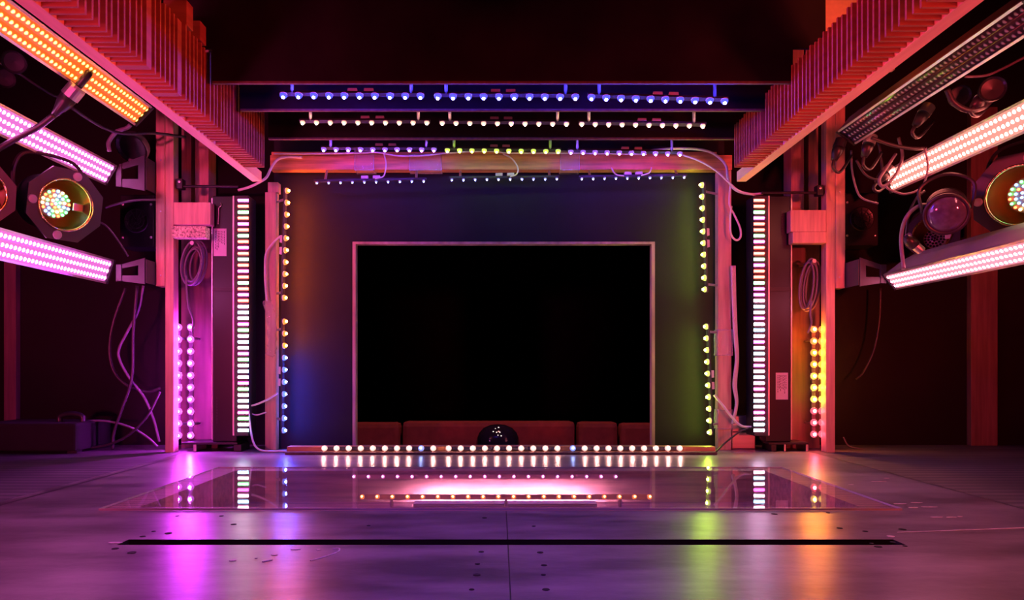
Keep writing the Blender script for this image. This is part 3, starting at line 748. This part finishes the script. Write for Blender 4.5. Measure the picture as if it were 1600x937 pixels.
# ------------------------------------------------------------------ par lanterns
def par_can(label, c, d, R=.118, lit=True, group='par lanterns in the wings', tilt=0.0, length=.24):
    c = Vector(c); d = Vector(d).normalized(); m = frame_to(d, c)
    T = thing('par_lantern', label, 'lantern', c, group)
    bm = B(); lathe(bm, [(R * .80, .0), (R * .84, -.01), (R * .84, -length * .6), (R * .6, -length * .85), (R * .42, -length), (0, -length)], 28, m); part('body', bm, M['blackm'], T, True)
    # eight sided colour frame with a round hole
    bm = B(); n = 32
    def octo(t):
        k = math.pi / 4; a = (t + tilt + k / 2) % k - k / 2
        return R * 1.06 / math.cos(a)
    for z0 in (0.0, .012):
        pass
    ro = [[bm.verts.new((octo(2 * math.pi * i / n) * math.cos(2 * math.pi * i / n), octo(2 * math.pi * i / n) * math.sin(2 * math.pi * i / n), z)) for i in range(n)] for z in (0, .010)]
    ri = [[bm.verts.new((R * .79 * math.cos(2 * math.pi * i / n), R * .79 * math.sin(2 * math.pi * i / n), z)) for i in range(n)] for z in (0, .010)]
    for i in range(n):
        j = (i + 1) % n
        bm.faces.new((ro[0][i], ro[0][j], ro[1][j], ro[1][i])); bm.faces.new((ri[0][i], ri[0][j], ri[1][j], ri[1][i]))
        bm.faces.new((ro[1][i], ro[1][j], ri[1][j], ri[1][i])); bm.faces.new((ro[0][i], ro[0][j], ri[0][j], ri[0][i]))
    bmesh.ops.transform(bm, matrix=m, verts=bm.verts); part('colour_frame', bm, M['blackm'], T)
    for t in (math.radians(75), math.radians(-100), math.radians(180)):
        bm = B(); s = m @ Matrix.Rotation(t, 4, 'Z') @ Matrix.Translation((R * .93, 0, .012))
        lathe(bm, [(0, .004), (.014, .003), (.016, -.0015)], 14, s); part('frame_clip', bm, M['shell'], T)
    bm = B(); lathe(bm, [(R * .77, .004), (R * .76, -.02), (R * .7, -.06), (R * .55, -.095), (R * .3, -.115), (0, -.12)], 32, m); part('reflector', bm, M['gold'], T, True)
    bm = B(); lathe(bm, [(R * .775, .0105), (R * .79, .013), (R * .74, .0125), (R * .735, .006)], 32, m); part('reflector_rim', bm, M['gold'], T, True)
    bm = B(); lathe(bm, [(0, -.062), (R * .44, -.063), (R * .46, -.068), (R * .40, -.11)], 24, m); part('lamp_head', bm, M['shell'], T, True)
    bm = B(); box(bm, R * .42, R * .76, -.014, .014, -.045, -.038, .002, M4=m); part('lamp_strap', bm, M['alu'], T)
    cols = ['par_r', 'par_g', 'par_b', 'par_w']; k = 0
    for ring, cnt in ((0, 1), (.12, 6), (.25, 12), (.38, 18)):
        for i in range(cnt):
            a = 2 * math.pi * i / max(cnt, 1) + ring * 3
            p = m @ Vector((R * ring * math.cos(a), R * ring * math.sin(a), -.0615))
            o = bpy.data.objects.new('diode', par_led(random.choice(cols) if lit else 'par_off')); link(o, T)
            o.location = p - c; o.rotation_euler = m.to_euler()
    # yoke
    bm = B(); pts = [m @ Vector((R * 1.0 * math.cos(a), R * .05, -.1 + 0)) for a in (0, math.pi)]
    side_ = (m.to_3x3() @ Vector((1, 0, 0)))
    bk = Vector((0, 0, 1))
    cc = m @ Vector((0, 0, -.1))
    arc = [cc + side_ * (R * 1.02), cc + side_ * (R * 1.0) + bk * R * .9, cc + side_ * (R * .6) + bk * R * 1.4, cc - side_ * (R * .6) + bk * R * 1.4, cc - side_ * (R * 1.0) + bk * R * .9, cc - side_ * (R * 1.02)]
    tube(bm, arc, .007, 6); part('yoke', bm, M['blackm'], T)
    return T
PL = {}
PLC = {'par_r': ((1, .1, .03), 11), 'par_g': ((.1, 1, .2), 10), 'par_b': ((.2, .5, 1), 8), 'par_w': ((1, .6, .2), 14), 'dome': ((1, .8, .7), 1.5), 'par_off': ((.3, .3, .3), 0)}
def par_led(c):
    if c in PL: return PL[c]
    col, s = PLC[c]
    bm = B(); lathe(bm, [(.0052, 0), (.0048, .003), (.0025, .005), (0, .0055)], 8)
    PL[c] = mesh_of('diode', bm, [emit('par diode ' + c, col, s)])
    return PL[c]
par_can('black par lantern with lit diodes and gold reflector, between the left bars', at(101, 320, 2.5), (.84, -.52, -.20))
par_can('black par lantern cut by the left edge of the photo, unlit', at(-30, 300, 2.1), (.84, -.52, -.12), R=.085, lit=False)
par_can('black par lantern with lit diodes at the right edge, above the lowest bar', at(1594, 305, 2.5), (-.80, -.56, -.15), R=.138)
par_can('gold par lantern half hidden behind the small spotlight on the right', at(1457, 366, 3.0), (-.62, -.75, .12), R=.095, lit=False, length=.14)

def spotlight():
    c = at(1479, 334, 2.45); d = Vector((-.50, -.80, -.36)).normalized(); m = frame_to(d, c)
    T = thing('spotlight', 'small black spotlight with a bulging glass lens, right wing', 'spotlight', c)
    bm = B(); lathe(bm, [(.062, .01), (.070, .012), (.072, 0), (.070, -.012), (.062, -.016), (.060, -.12), (.066, -.125), (.066, -.16), (.05, -.19), (0, -.195)], 28, m); part('body', bm, M['case'], T, True)
    bm = B(); lathe(bm, [(.0615, .008), (.055, .016), (.035, .026), (0, .030)], 28, m); part('lens', bm, M['glassl'], T, True)
    bm = B(); lathe(bm, [(.060, .0125), (.066, .018), (.0715, .013)], 28, m); part('lens_ring', bm, M['blackm'], T, True)
    for i in range(5):
        bm = B(); lathe(bm, [(.0605, -.06 - i * .012), (.068, -.06 - i * .012), (.068, -.065 - i * .012), (.0605, -.065 - i * .012)], 28, m); part('cooling_fin', bm, M['blackm'], T)
    bm = B(); x = m.to_3x3() @ Vector((1, 0, 0)); cc = m @ Vector((0, 0, -.06)); up = Vector((0, 0, 1))
    tube(bm, [cc + x * .074, cc + x * .08 + up * .09, cc + up * .13, cc - x * .08 + up * .09, cc - x * .074], .006, 6); part('yoke', bm, M['blackm'], T)
spotlight()

# cooling fan boxes behind the brackets
for sx, xc, yc in ((-1, 214, 345), (1, 1346, 342)):
    Y = 3.2; c = at(xc, yc, Y); sd = 'left' if sx < 0 else 'right'
    T = thing('speaker_box', 'small dark speaker box with round grille behind the %s pine post' % sd, 'speaker', c, 'speaker boxes')
    w, h = .078, .12
    bm = B(); box(bm, c.x - w, c.x + w, Y, Y + .12, c.z - h, c.z + h, .006); part('cabinet', bm, M['case'], T)
    m = frame_to((0, -1, 0), c + Vector((0, -.001, 0)))
    bm = B(); lathe(bm, [(.052, 0), (.056, .004), (.050, .006), (.045, .001), (.025, -.0), (0, .004)], 28, m); part('cone', bm, M['black'], T, True)
    bm = B()
    for i in range(6):
        a = i * math.pi / 6; s = m @ Matrix.Rotation(a, 4, 'Z'); box(bm, -.052, .052, -.0015, .0015, .0065, .0085, M4=s)
    for r in (.018, .034, .050): lathe(bm, [(r, .0066), (r + .002, .0082), (r + .004, .0066)], 28, m)
    part('grille', bm, M['blackm'], T)
    for i, (a, b) in enumerate(((-1, -1), (1, -1), (1, 1), (-1, 1))):
        bm = B(); lathe(bm, [(0, .003), (.005, .002), (.006, 0)], 10, frame_to((0, -1, 0), c + Vector((a * .064, -.0005, b * .075)))); part('screw', bm, M['alu'], T)

# ------------------------------------------------------------------ hall: bench and dome
GB = 'bench backs in the hall'
Ys = 4.5
for k, (xa, xb, yt) in enumerate([(545, 624, 661), (628, 899, 659), (903, 966, 660), (970, 1035, 662)]):
    x0, x1 = fx(xa, Ys), fx(xb, Ys)
    T = thing('bench_seat', 'red bench back in the dark hall, %s' % ['leftmost', 'widest one', 'narrow one right of the wide back', 'rightmost'][k], 'bench', ((x0 + x1) / 2, Ys, -.8), GB)
    bm = B(); box(bm, x0, x1, Ys, Ys + .14, -.4, fz(yt, Ys), .03); part('backrest', bm, M['seat'], T)
    bm = B(); box(bm, x0, x1, Ys - .0005, Ys - .45, -.42, -.30, .03); part('seat', bm, M['seat'], T)
    bm = B(); box(bm, x0 + .02, x1 - .02, Ys - .4, Ys + .1, -.8, -.421, .005); part('plinth', bm, M['stud'], T)
Yd = 3.75; c = at(778, 692, Yd)
T = thing('dome_lamp', 'dark glossy dome with tiny glowing dots as glints, behind the middle of the footlights', 'lamp', (c.x, Yd, -.2))
bm = B(); r = 34 * Yd / F
lathe(bm, [(r * 1.0, -.02), (r, 0), (r * .96, r * .25), (r * .86, r * .48), (r * .66, r * .70), (r * .35, r * .83), (0, r * .87)], 32, Matrix.Translation((c.x, Yd, c.z))); part('dome', bm, M['glossblack'], T, True)
bm = B(); box(bm, c.x - r * 1.05, c.x + r * 1.05, Yd - r * 1.05, Yd + r * 1.05, -.8, c.z - .021, .01); part('base', bm, M['black'], T)
DL = []
for (x, y) in [(774, 671), (779, 669), (784, 672), (776, 676), (781, 676), (778, 680), (783, 681), (771, 675)]:
    p = at(x, y, Yd - .1); dx = p.x - c.x
    # glowing dots added on the dome's skin in place of glints
    zz = max(0, p.z - c.z); 
    yy = Yd - math.sqrt(max(0.0, (r * .93) ** 2 - dx * dx - zz * zz * 1.15))
    o = bpy.data.objects.new('diode', par_led('dome')); link(o, T); o.location = Vector((dx, yy - Yd - .004, p.z + .2)); o.rotation_euler = frame_to((0, -1, .3)).to_euler(); o.scale = (.9, .9, .9)

# ------------------------------------------------------------------ cables and clutter
def px(pts, Y): return [at(p[0], p[1], p[2] if len(p) > 2 else Y) for p in pts]
cable('cable', px([(372, 297), (390, 292), (408, 283), (417, 276), (424, 262), (434, 249), (450, 245), (472, 246)], 3.09), .006, 'cablew', 'white cable curling from the left lamp tower up over the beam end')
cable('cable', px([(428, 240), (500, 240), (560, 239), (590, 238), (620, 243), (660, 243), (700, 239), (760, 236), (800, 239), (870, 239), (940, 240), (1010, 241)], 3.08), .0035, 'cablew', 'thin white cable running along the front of the timber beam')
cable('cable', px([(1012, 236), (1050, 232), (1090, 233), (1115, 240), (1134, 258), (1138, 282), (1150, 297), (1172, 303), (1192, 302)], 3.085), .0058, 'cablew', 'white cable bending round the right end of the beam to the lamp tower')
cable('cable', px([(1064, 241), (1092, 251), (1118, 266), (1138, 284), (1155, 298), (1180, 305)], 3.06), .0042, 'cablew', 'thin cable slanting from beam to right lamp tower')
cable('cable', px([(1141, 290), (1140, 320), (1147, 335), (1156, 355), (1157, 370), (1150, 375), (1142, 365), (1141, 340), (1143, 322)], 3.09), .0045, 'cablew', 'pale cable hanging in a loop beside the right timber post')
cable('cable', px([(600, 240), (603, 255), (602, 268), (598, 276), (586, 279)], 3.10), .003, 'cablew', 'short wire from beam to the left hanging strip')
cable('cable', px([(786, 240), (800, 248), (809, 262), (807, 272), (797, 276)], 3.10), .003, 'cablew', 'short wire from beam to the middle hanging strip')
cable('cable', px([(955, 262), (962, 272), (975, 275)], 3.10), .003, 'cablew', 'short wire at the left plug of the right hanging strip')
cable('cable', px([(1018, 262), (1014, 270), (1002, 274)], 3.10), .003, 'cablew', 'short wire at the right plug of the right hanging strip')
cable('cable', px([(438, 369), (428, 378), (416, 395), (414, 420), (415, 450), (417, 470)], 3.11), .0045, 'cablew', 'pale cable wound down the left timber post')
for k in range(3):
    cable('cable', px([(1143 + k * 2.5, 415), (1145 + k * 2, 470), (1147 + k * 2, 520), (1150 + k * 1.5, 560), (1146 + k * 2, 600), (1150 + k, 630), (1144 + k, 662)], 3.12 + .01 * k), .005, 'cablew',
          ['pale cable down the outer edge of the right timber post, innermost of three', 'pale cable down the right timber post, middle of three', 'pale cable down the right timber post, outermost of three'][k], 'cables down the right timber post')
cable('cable', px([(388, 640), (391, 665), (395, 688), (402, 700), (415, 704.5), (448, 704.5)], 3.06), .0045, 'cablew', 'white cable from the left lamp tower down to the footlight batten')
cable('cable', px([(391, 634), (402, 631), (418, 624), (434, 614)], 3.09), .0045, 'cablew', 'short white cable crossing to the blue diode strip on the left')
cable('cable', px([(388, 643), (400, 648), (416, 644)], 3.1), .003, 'cablew', 'thin wire drooping low beside the left timber post')
cable('cable', px([(1116, 617), (1130, 634), (1144, 652), (1158, 665), (1176, 667)], 3.085), .0055, 'cablew', 'white cable slanting across the foot of the right timber post')
cable('cable', px([(1118, 706, 3.02), (1135, 690, 3.05), (1155, 675, 3.07), (1172, 668, 3.08)], 3.05), .004, 'cableb', 'black cable from the batten end up to the white one')
# steel box at the foot of the right post
bm = B(); T = thing('junction_box', 'steel junction box on the floor right of the right timber post', 'box', (fx(1170, 3.17), 3.2, 0))
box(bm, fx(1146, 3.17), fx(1183, 3.17), 3.19, 3.27, 0, fz(650, 3.17), .004); part('body', bm, M['steel'], T)
bm = B(); box(bm, fx(1147, 3.17), fx(1182, 3.17), 3.186, 3.1895, fz(676, 3.17), fz(674, 3.17)); part('lid_seam', bm, M['bracket'], T)
for x in (1150, 1179):
    bm = B(); lathe(bm, [(0, .002), (.004, .0015), (.005, 0)], 10, frame_to((0, -1, 0), at(x, 656, 3.1895))); part('screw', bm, M['alu'], T)
# coils hung on the posts
def coil(label, xc, yc, w, h, n, m, tail):
    T = thing('cable_coil', label, 'cable coil', at(xc, yc - h / 2, 3.03), 'cable coils on the pine posts')
    for k in range(n):
        bm = B(); ox = random.uniform(-3, 3) + (k - n / 2) * 2.2; s = random.uniform(.8, 1.1); Y = 3.09 + .008 * k
        pts = []
        for i in range(17):
            a = 2 * math.pi * i / 16 + .3 * k
            pts.append(at(xc + ox + w / 2 * s * math.cos(a) - .18 * h * math.sin(a) * .3, yc + h / 2 * s * math.sin(a) + (1 - s) * 10, Y))
        tube(bm, pts, .0045, 7, k=4); part('cable_loop', bm, M[m], T, True)
    bm = B(); tube(bm, px(tail, 3.06), .0045, 7); part('cable_tail', bm, M[m], T, True)
    bm = B(); c = at(xc, yc - h / 2, 3.09); lathe(bm, [(0, .12), (.006, .12), (.006, -.02), (.009, -.02), (.009, -.028), (0, -.028)], 10, frame_to((0, 1, 0), c)); part('hanging_peg', bm, M['alu'], T)
coil('purple grey cable coil hanging by the left pine post', 304, 412, 30, 62, 6, 'cableg', [(291, 430), (292, 455), (295, 480), (302, 500), (300, 520)])
coil('purple grey cable coil hanging by the right pine post', 1268, 446, 22, 74, 6, 'cableg', [(1268, 470), (1266, 490), (1268, 505), (1262, 520)])
# left wing: hanging cables
cable('cable', px([(224, 446), (216, 485), (198, 520), (186, 545), (187, 562), (202, 590), (225, 620), (240, 655), (249, 690)], 3.18), .006, 'cableg', 'pale cable hanging in an s bend below the left bars')
cable('cable', px([(196, 450), (178, 500), (171, 545), (178, 580), (200, 603), (230, 612), (250, 606)], 3.2), .007, 'cableb', 'black cable sagging below the left bars to the post')
cable('cable', px([(214, 446), (208, 520), (206, 590), (190, 640), (178, 676), (176, 702)], 3.15), .007, 'cableb', 'black cable hanging straight to the floor in the left wing')
cable('cable', px([(250, 612), (230, 650), (200, 680), (170, 694), (140, 700)], 3.12), .006, 'cableb', 'black cable running low from the left post onto the floor')
cable('cable', px([(120, 662), (150, 657), (180, 660), (210, 670), (232, 684), (246, 697)], 3.15), .005, 'cableg', 'pale flat lying cable near the floor in the left wing')
cable('cable', px([(142, 350, 3.0), (150, 346), (165, 352), (182, 372), (195, 392), (200, 400)], 3.02), .004, 'cableg', 'thin cable arching from the left par lantern to the lowest bar')
cable('cable', px([(165, 324), (185, 318), (210, 313), (243, 312)], 3.03), .005, 'cableg', 'grey cable reaching the left pine post above the speaker box')
cable('cable', px([(-10, 93, 2.3), (30, 115, 2.4), (60, 135, 2.45), (88, 150, 2.5), (97, 140, 2.5)], 2.4), .005, 'cableb', 'thin black cable sagging under the orange bar')
cable('cable', px([(112, 168, 2.55), (140, 187, 2.65), (170, 203, 2.75), (200, 209, 2.8), (240, 208, 2.9), (290, 214, 3.0)], 2.7), .006, 'cableb', 'black cable running from the connector to the left post')
cable('cable', px([(171, 236), (170, 222), (182, 206), (198, 200), (204, 195)], 2.8), .008, 'cableg', 'thick grey cable hooped beside the shaded lamp on the left')
T = thing('cable_connector', 'tapered black cable connector with steel collar hanging below the orange bar', 'connector', at(105, 155, 2.3))
a, b = at(122, 135, 2.3), at(84, 180, 2.3)
d = (b - a); Ln = d.length
bm = B(); lathe(bm, [(0, 0), (.026, 0), (.028, .01), (.028, .045), (0, .045)], 20, frame_to(d, a)); part('collar', bm, M['alu'], T, False)
bm = B(); lathe(bm, [(0, .0455), (.025, .0455), (.024, .07), (.013, Ln * .85), (.009, Ln), (0, Ln)], 20, frame_to(d, a)); part('sleeve', bm, M['black'], T, True)
bm = B(); tube(bm, px([(84, 180), (60, 198), (30, 214), (0, 231), (-40, 255)], 2.3), .0095, 8); part('cord', bm, M['cableb'], T, True)
bm = B(); tube(bm, [a, a - d * .35, at(140, 112, 2.33)], .012, 8); part('cord_stub', bm, M['cableb'], T, True)
# shaded work lamp (left) and oval lamp end
def shade_lamp(label, c, d, r, ln, m):
    T = thing('work_lamp', label, 'lamp', c, 'work lamps in the wings'); mm = frame_to(d, c)
    bm = B(); lathe(bm, [(r, 0), (r * 1.03, -.004), (r * .9, -ln * .5), (r * .45, -ln * .9), (0, -ln)], 24, mm); part('shade', bm, m, T, True)
    bm = B(); lathe(bm, [(r * .97, -.002), (r * .8, -.01), (0, -.014)], 24, mm); part('glass', bm, M['black'], T)
    bm = B(); lathe(bm, [(r * .42, -ln * .92), (r * .3, -ln * 1.0), (r * .28, -ln * 1.4), (0, -ln * 1.4)], 16, mm); part('socket', bm, M['black'], T, True)
shade_lamp('grey shaded work lamp just left of the left post top', at(205, 232, 2.98), (-.1, -.75, -.62), .068, .08, M['shell'])
shade_lamp('reddish round lamp face at the upper left under the orange bar', at(22, 97, 2.2), (.5, -.75, -.4), .034, .06, M['black'])
shade_lamp('small dark lamp at the upper left edge, below the reddish one', at(8, 122, 2.25), (.6, -.7, -.3), .030, .05, M['black'])
shade_lamp('dark lamp with lit rim in the upper right wing', at(1552, 138, 2.2), (-.35, -.8, -.1), .038, .09, M['black'])
shade_lamp('dark lamp tucked below the unlit bar, middle of the right wing', at(1500, 150, 2.3), (-.3, -.8, -.4), .034, .06, M['black'])
# connectors under the unlit bar on the right
GC = 'connectors under the unlit bar'
for k, (xa, ya, xb, yb, Y, lb) in enumerate([(1362, 212, 1350, 245, 2.7, 'steel banded connector under the far end of the unlit bar'),
                                             (1452, 166, 1430, 196, 2.5, 'steel banded connector hanging mid way under the unlit bar'),
                                             (1392, 262, 1370, 285, 2.85, 'pinkish connector at the far end of the middle right bar'),
                                             (1540, 150, 1520, 168, 2.25, 'steel collar connector beside the dark lamp in the right wing'),
                                             (1315, 218, 1303, 250, 2.78, 'black clamp handle at the far end of the unlit bar')]):
    a, b = at(xa, ya, Y), at(xb, yb, Y); d = b - a; ln = d.length; T = thing('cable_connector', lb, 'connector', a, GC)
    bm = B(); lathe(bm, [(0, 0), (.022, 0), (.023, ln * .4), (0, ln * .4)], 18, frame_to(d, a)); part('collar', bm, M['alu'] if k != 4 else M['blackm'], T)
    bm = B(); lathe(bm, [(0, ln * .401), (.021, ln * .401), (.021, ln * .55), (.012, ln), (0, ln)], 18, frame_to(d, a)); part('sleeve', bm, M['black'], T, True)
    bm = B(); tube(bm, [b, b + d * .4 + Vector((.01, 0, 0)), b + d * .5 + Vector((.05, .02, .0)), b + Vector((.09, .04, .03))], .006, 7); part('cord', bm, M['cableb'], T, True)
cable('cable', px([(1362, 215), (1380, 222), (1400, 228), (1430, 232), (1460, 228), (1490, 214), (1510, 203)], 2.62), .007, 'cableb', 'thick black cable drooping before the middle right bar')
cable('cable', px([(1404, 215), (1410, 245), (1398, 275), (1380, 291), (1374, 280), (1385, 262), (1400, 240)], 2.75), .006, 'cableg', 'pale cable looped at the far end of the middle right bar')
cable('cable', px([(1330, 235), (1332, 270), (1340, 300), (1350, 311), (1372, 318)], 2.85), .004, 'cableg', 'thin cable hanging below the unlit bar by the right post')
cable('cable', px([(1338, 250), (1352, 272), (1370, 280), (1378, 270), (1376, 240), (1372, 220)], 2.8), .005, 'cableb', 'black cable loop near the right post top')
cable('cable', px([(1445, 232), (1450, 262), (1440, 292), (1415, 303), (1390, 296), (1384, 290)], 2.6), .004, 'cableg', 'thin cable hooped round the middle right bar')
cable('cable', px([(1412, 420, 2.6), (1408, 372, 2.6), (1416, 340), (1435, 322), (1455, 320)], 2.55), .007, 'cableg', 'grey lead curving from the lowest right bar to the spotlight')
cable('cable', px([(1416, 365), (1420, 335), (1432, 310), (1445, 298)], 2.62), .005, 'cableb', 'black lead rising behind the spotlight')
cable('cable', px([(1508, 120), (1540, 118), (1565, 108), (1600, 90)], 2.2), .004, 'cableg', 'thin cable under the near end of the unlit bar')
cable('cable', px([(1480, 140), (1490, 160), (1512, 172), (1535, 168), (1548, 158)], 2.25), .009, 'cableb', 'thick black cable bow beside the dark lamp in the right wing')
cable('cable', px([(1376, 450), (1374, 500), (1366, 545), (1350, 580), (1338, 592)], 3.25), .005, 'cableb', 'black cable hanging on the dark right wing wall')
cable('cable', px([(1318, 683), (1325, 695), (1338, 700), (1360, 702)], 3.2), .003, 'cableg', 'thin wire curling on the floor by the right pine post')
# plug on the lowest right bar
T = thing('bar_plug', 'black plug with pale tip stuck into the lowest right bar', 'plug', at(1432, 405, 2.72))
a, b = at(1440, 392, 2.62), at(1414, 370, 2.62); d = b - a
bm = B(); lathe(bm, [(0, 0), (.016, 0), (.017, .03), (0, .03)], 16, frame_to(d, a)); part('tip', bm, M['alu'], T)
bm = B(); lathe(bm, [(0, .0305), (.02, .0305), (.02, .06), (.012, d.length), (0, d.length)], 16, frame_to(d, a)); part('grip', bm, M['black'], T, True)
# wing walls: planks, dark bundle on the floor
bm = B(); box(bm, fx(1523, 3.3), fx(1565, 3.3), 3.325, 3.358, 0, 1.6, .003)
single('wall_plank', bm, M['stud'], 'dark upright plank on the back wall of the right wing', 'plank', (fx(1540, 3.3), 3.34, 0), 'wing planks')
bm = B(); box(bm, fx(0, 3.3), fx(19, 3.3), 3.325, 3.358, 0, 1.0, .003)
single('wall_plank', bm, M['stud'], 'dark upright plank on the back wall at the left edge', 'plank', (fx(10, 3.3), 3.34, 0), 'wing planks')
T = thing('equipment_case', 'low black equipment case on the floor in the dark left wing', 'case', (fx(45, 3.1), 3.1, 0))
bm = B(); box(bm, fx(-40, 3.0), fx(118, 3.0), 3.0, 3.28, .012, .13, .01); part('body', bm, M['rag'], T)
bm = B(); tube(bm, [(fx(70, 3.0), 3.1, .13), (fx(72, 3.0), 3.1, .155), (fx(90, 3.0), 3.1, .165), (fx(106, 3.0), 3.1, .155), (fx(108, 3.0), 3.1, .13)], .012, 8); part('handle', bm, M['black'], T, True)
for x in (-30, 108):
    bm = B(); box(bm, fx(x, 3.0) - .02, fx(x, 3.0) + .02, 3.02, 3.06, 0, .012); part('foot', bm, M['black'], T)

# ------------------------------------------------------------------ added unseen fill lamps beyond the frame, sky, camera
def area(name, loc, look, size, col, power, size_y=None, spread=math.pi):
    l = bpy.data.lights.new(name, 'AREA'); l.color = col; l.energy = power; l.size = size
    if size_y: l.shape = 'RECTANGLE'; l.size_y = size_y
    l.spread = spread
    o = bpy.data.objects.new(name, l); link(o); o.location = loc
    o.rotation_euler = (Vector(look) - Vector(loc)).to_track_quat('-Z', 'Y').to_euler()
    return o
area('added_post_fill_pink', (-1.9, -2.6, .5), (-1.72, 3.0, .85), .3, (1, .058, .27), 7.2, spread=math.radians(30))  # added pair behind the camera, brightens the pine posts in pink and red
area('added_post_fill_red', (1.9, -2.6, .5), (1.72, 3.0, .85), .3, (1, .052, .06), 7.2, spread=math.radians(30))
area('added_cross_fill_red', (2.0, .8, .7), (-1.0, 1.9, 1.27), .3, (1, .035, .025), 5, spread=math.radians(42))  # added pair off to the sides, brightens the slat edges across the stage
area('added_cross_fill_pink', (-2.0, .8, .7), (1.0, 1.9, 1.27), .3, (1, .04, .09), 5, spread=math.radians(42))
area('added_rail_fill_pink', (-1.75, .6, .2), (-1.04, 2.1, 1.16), .25, (1, .06, .28), 1.2, spread=math.radians(36))  # added uplights, only there to brighten the undersides of the rails
area('added_rail_fill_red', (1.75, .6, .2), (1.04, 2.1, 1.16), .25, (1, .06, .06), 1.2, spread=math.radians(36))
area('added_floor_fill_magenta', (-.5, .9, 2.2), (-1.0, 1.3, 0), .3, (1, .09, .36), 1.9, spread=math.radians(62))  # three added overhead fills that lift and tint the front floor
area('added_floor_fill_violet', (0, .9, 2.2), (0, 1.35, 0), .3, (.34, .09, 1), 1.5, spread=math.radians(46))
area('added_floor_fill_red', (.5, .9, 2.2), (1.0, 1.3, 0), .3, (1, .15, .03), 2.0, spread=math.radians(62))
hl = bpy.data.lights.new('added_bench_fill', 'SPOT'); hl.color = (1, .35, .3); hl.energy = 60; hl.shadow_soft_size = .1  # added spot to brighten the benches, no known fixture there
hl.spot_size = math.radians(75); hl.spot_blend = .5
ho = bpy.data.objects.new('added_bench_fill', hl); link(ho); ho.location = (0.1, 3.45, 2.3)
ho.rotation_euler = (Vector((0.1, 4.3, 0)) - Vector(ho.location)).to_track_quat('-Z', 'Y').to_euler()
pl = bpy.data.lights.new('added_board_spot', 'SPOT'); pl.color = (1, .16, .03); pl.energy = 12; pl.shadow_soft_size = .05  # added spot standing in for an unseen orange lamp over the board
pl.spot_size = math.radians(46); pl.spot_blend = .6
po = bpy.data.objects.new('added_board_spot', pl); link(po); po.location = (1.0, 1.7, 1.85)
po.rotation_euler = (Vector((1.2, 2.42, 1.5)) - Vector(po.location)).to_track_quat('-Z', 'Y').to_euler()

w = bpy.data.worlds.new('dark hall'); S.world = w; w.use_nodes = True
w.node_tree.nodes['Background'].inputs[0].default_value = (.5, .08, .2, 1)
w.node_tree.nodes['Background'].inputs[1].default_value = .006

cam = bpy.data.cameras.new('camera'); co = bpy.data.objects.new('camera', cam); link(co)
co.location = (0, 0, H); co.rotation_euler = (math.pi / 2, 0, 0)
cam.sensor_width = 36; cam.sensor_fit = 'HORIZONTAL'; cam.lens = 36 * F / 1600
cam.shift_x = (800 - CX) / 1600; cam.shift_y = (HY - 468.5) / 1600
cam.clip_start = .02; cam.clip_end = 60
S.camera = co
S.view_settings.view_transform = 'Standard'; S.view_settings.look = 'None'
S.view_settings.gamma = 1; S.view_settings.use_curve_mapping = False; S.view_settings.exposure = 0.0
try:
    S.cycles.use_denoising = True; S.cycles.denoiser = 'OPENIMAGEDENOISE'
    S.cycles.sample_clamp_indirect = 4.0; S.cycles.max_bounces = 8; S.cycles.transparent_max_bounces = 12
    S.cycles.use_light_tree = True
except Exception: pass
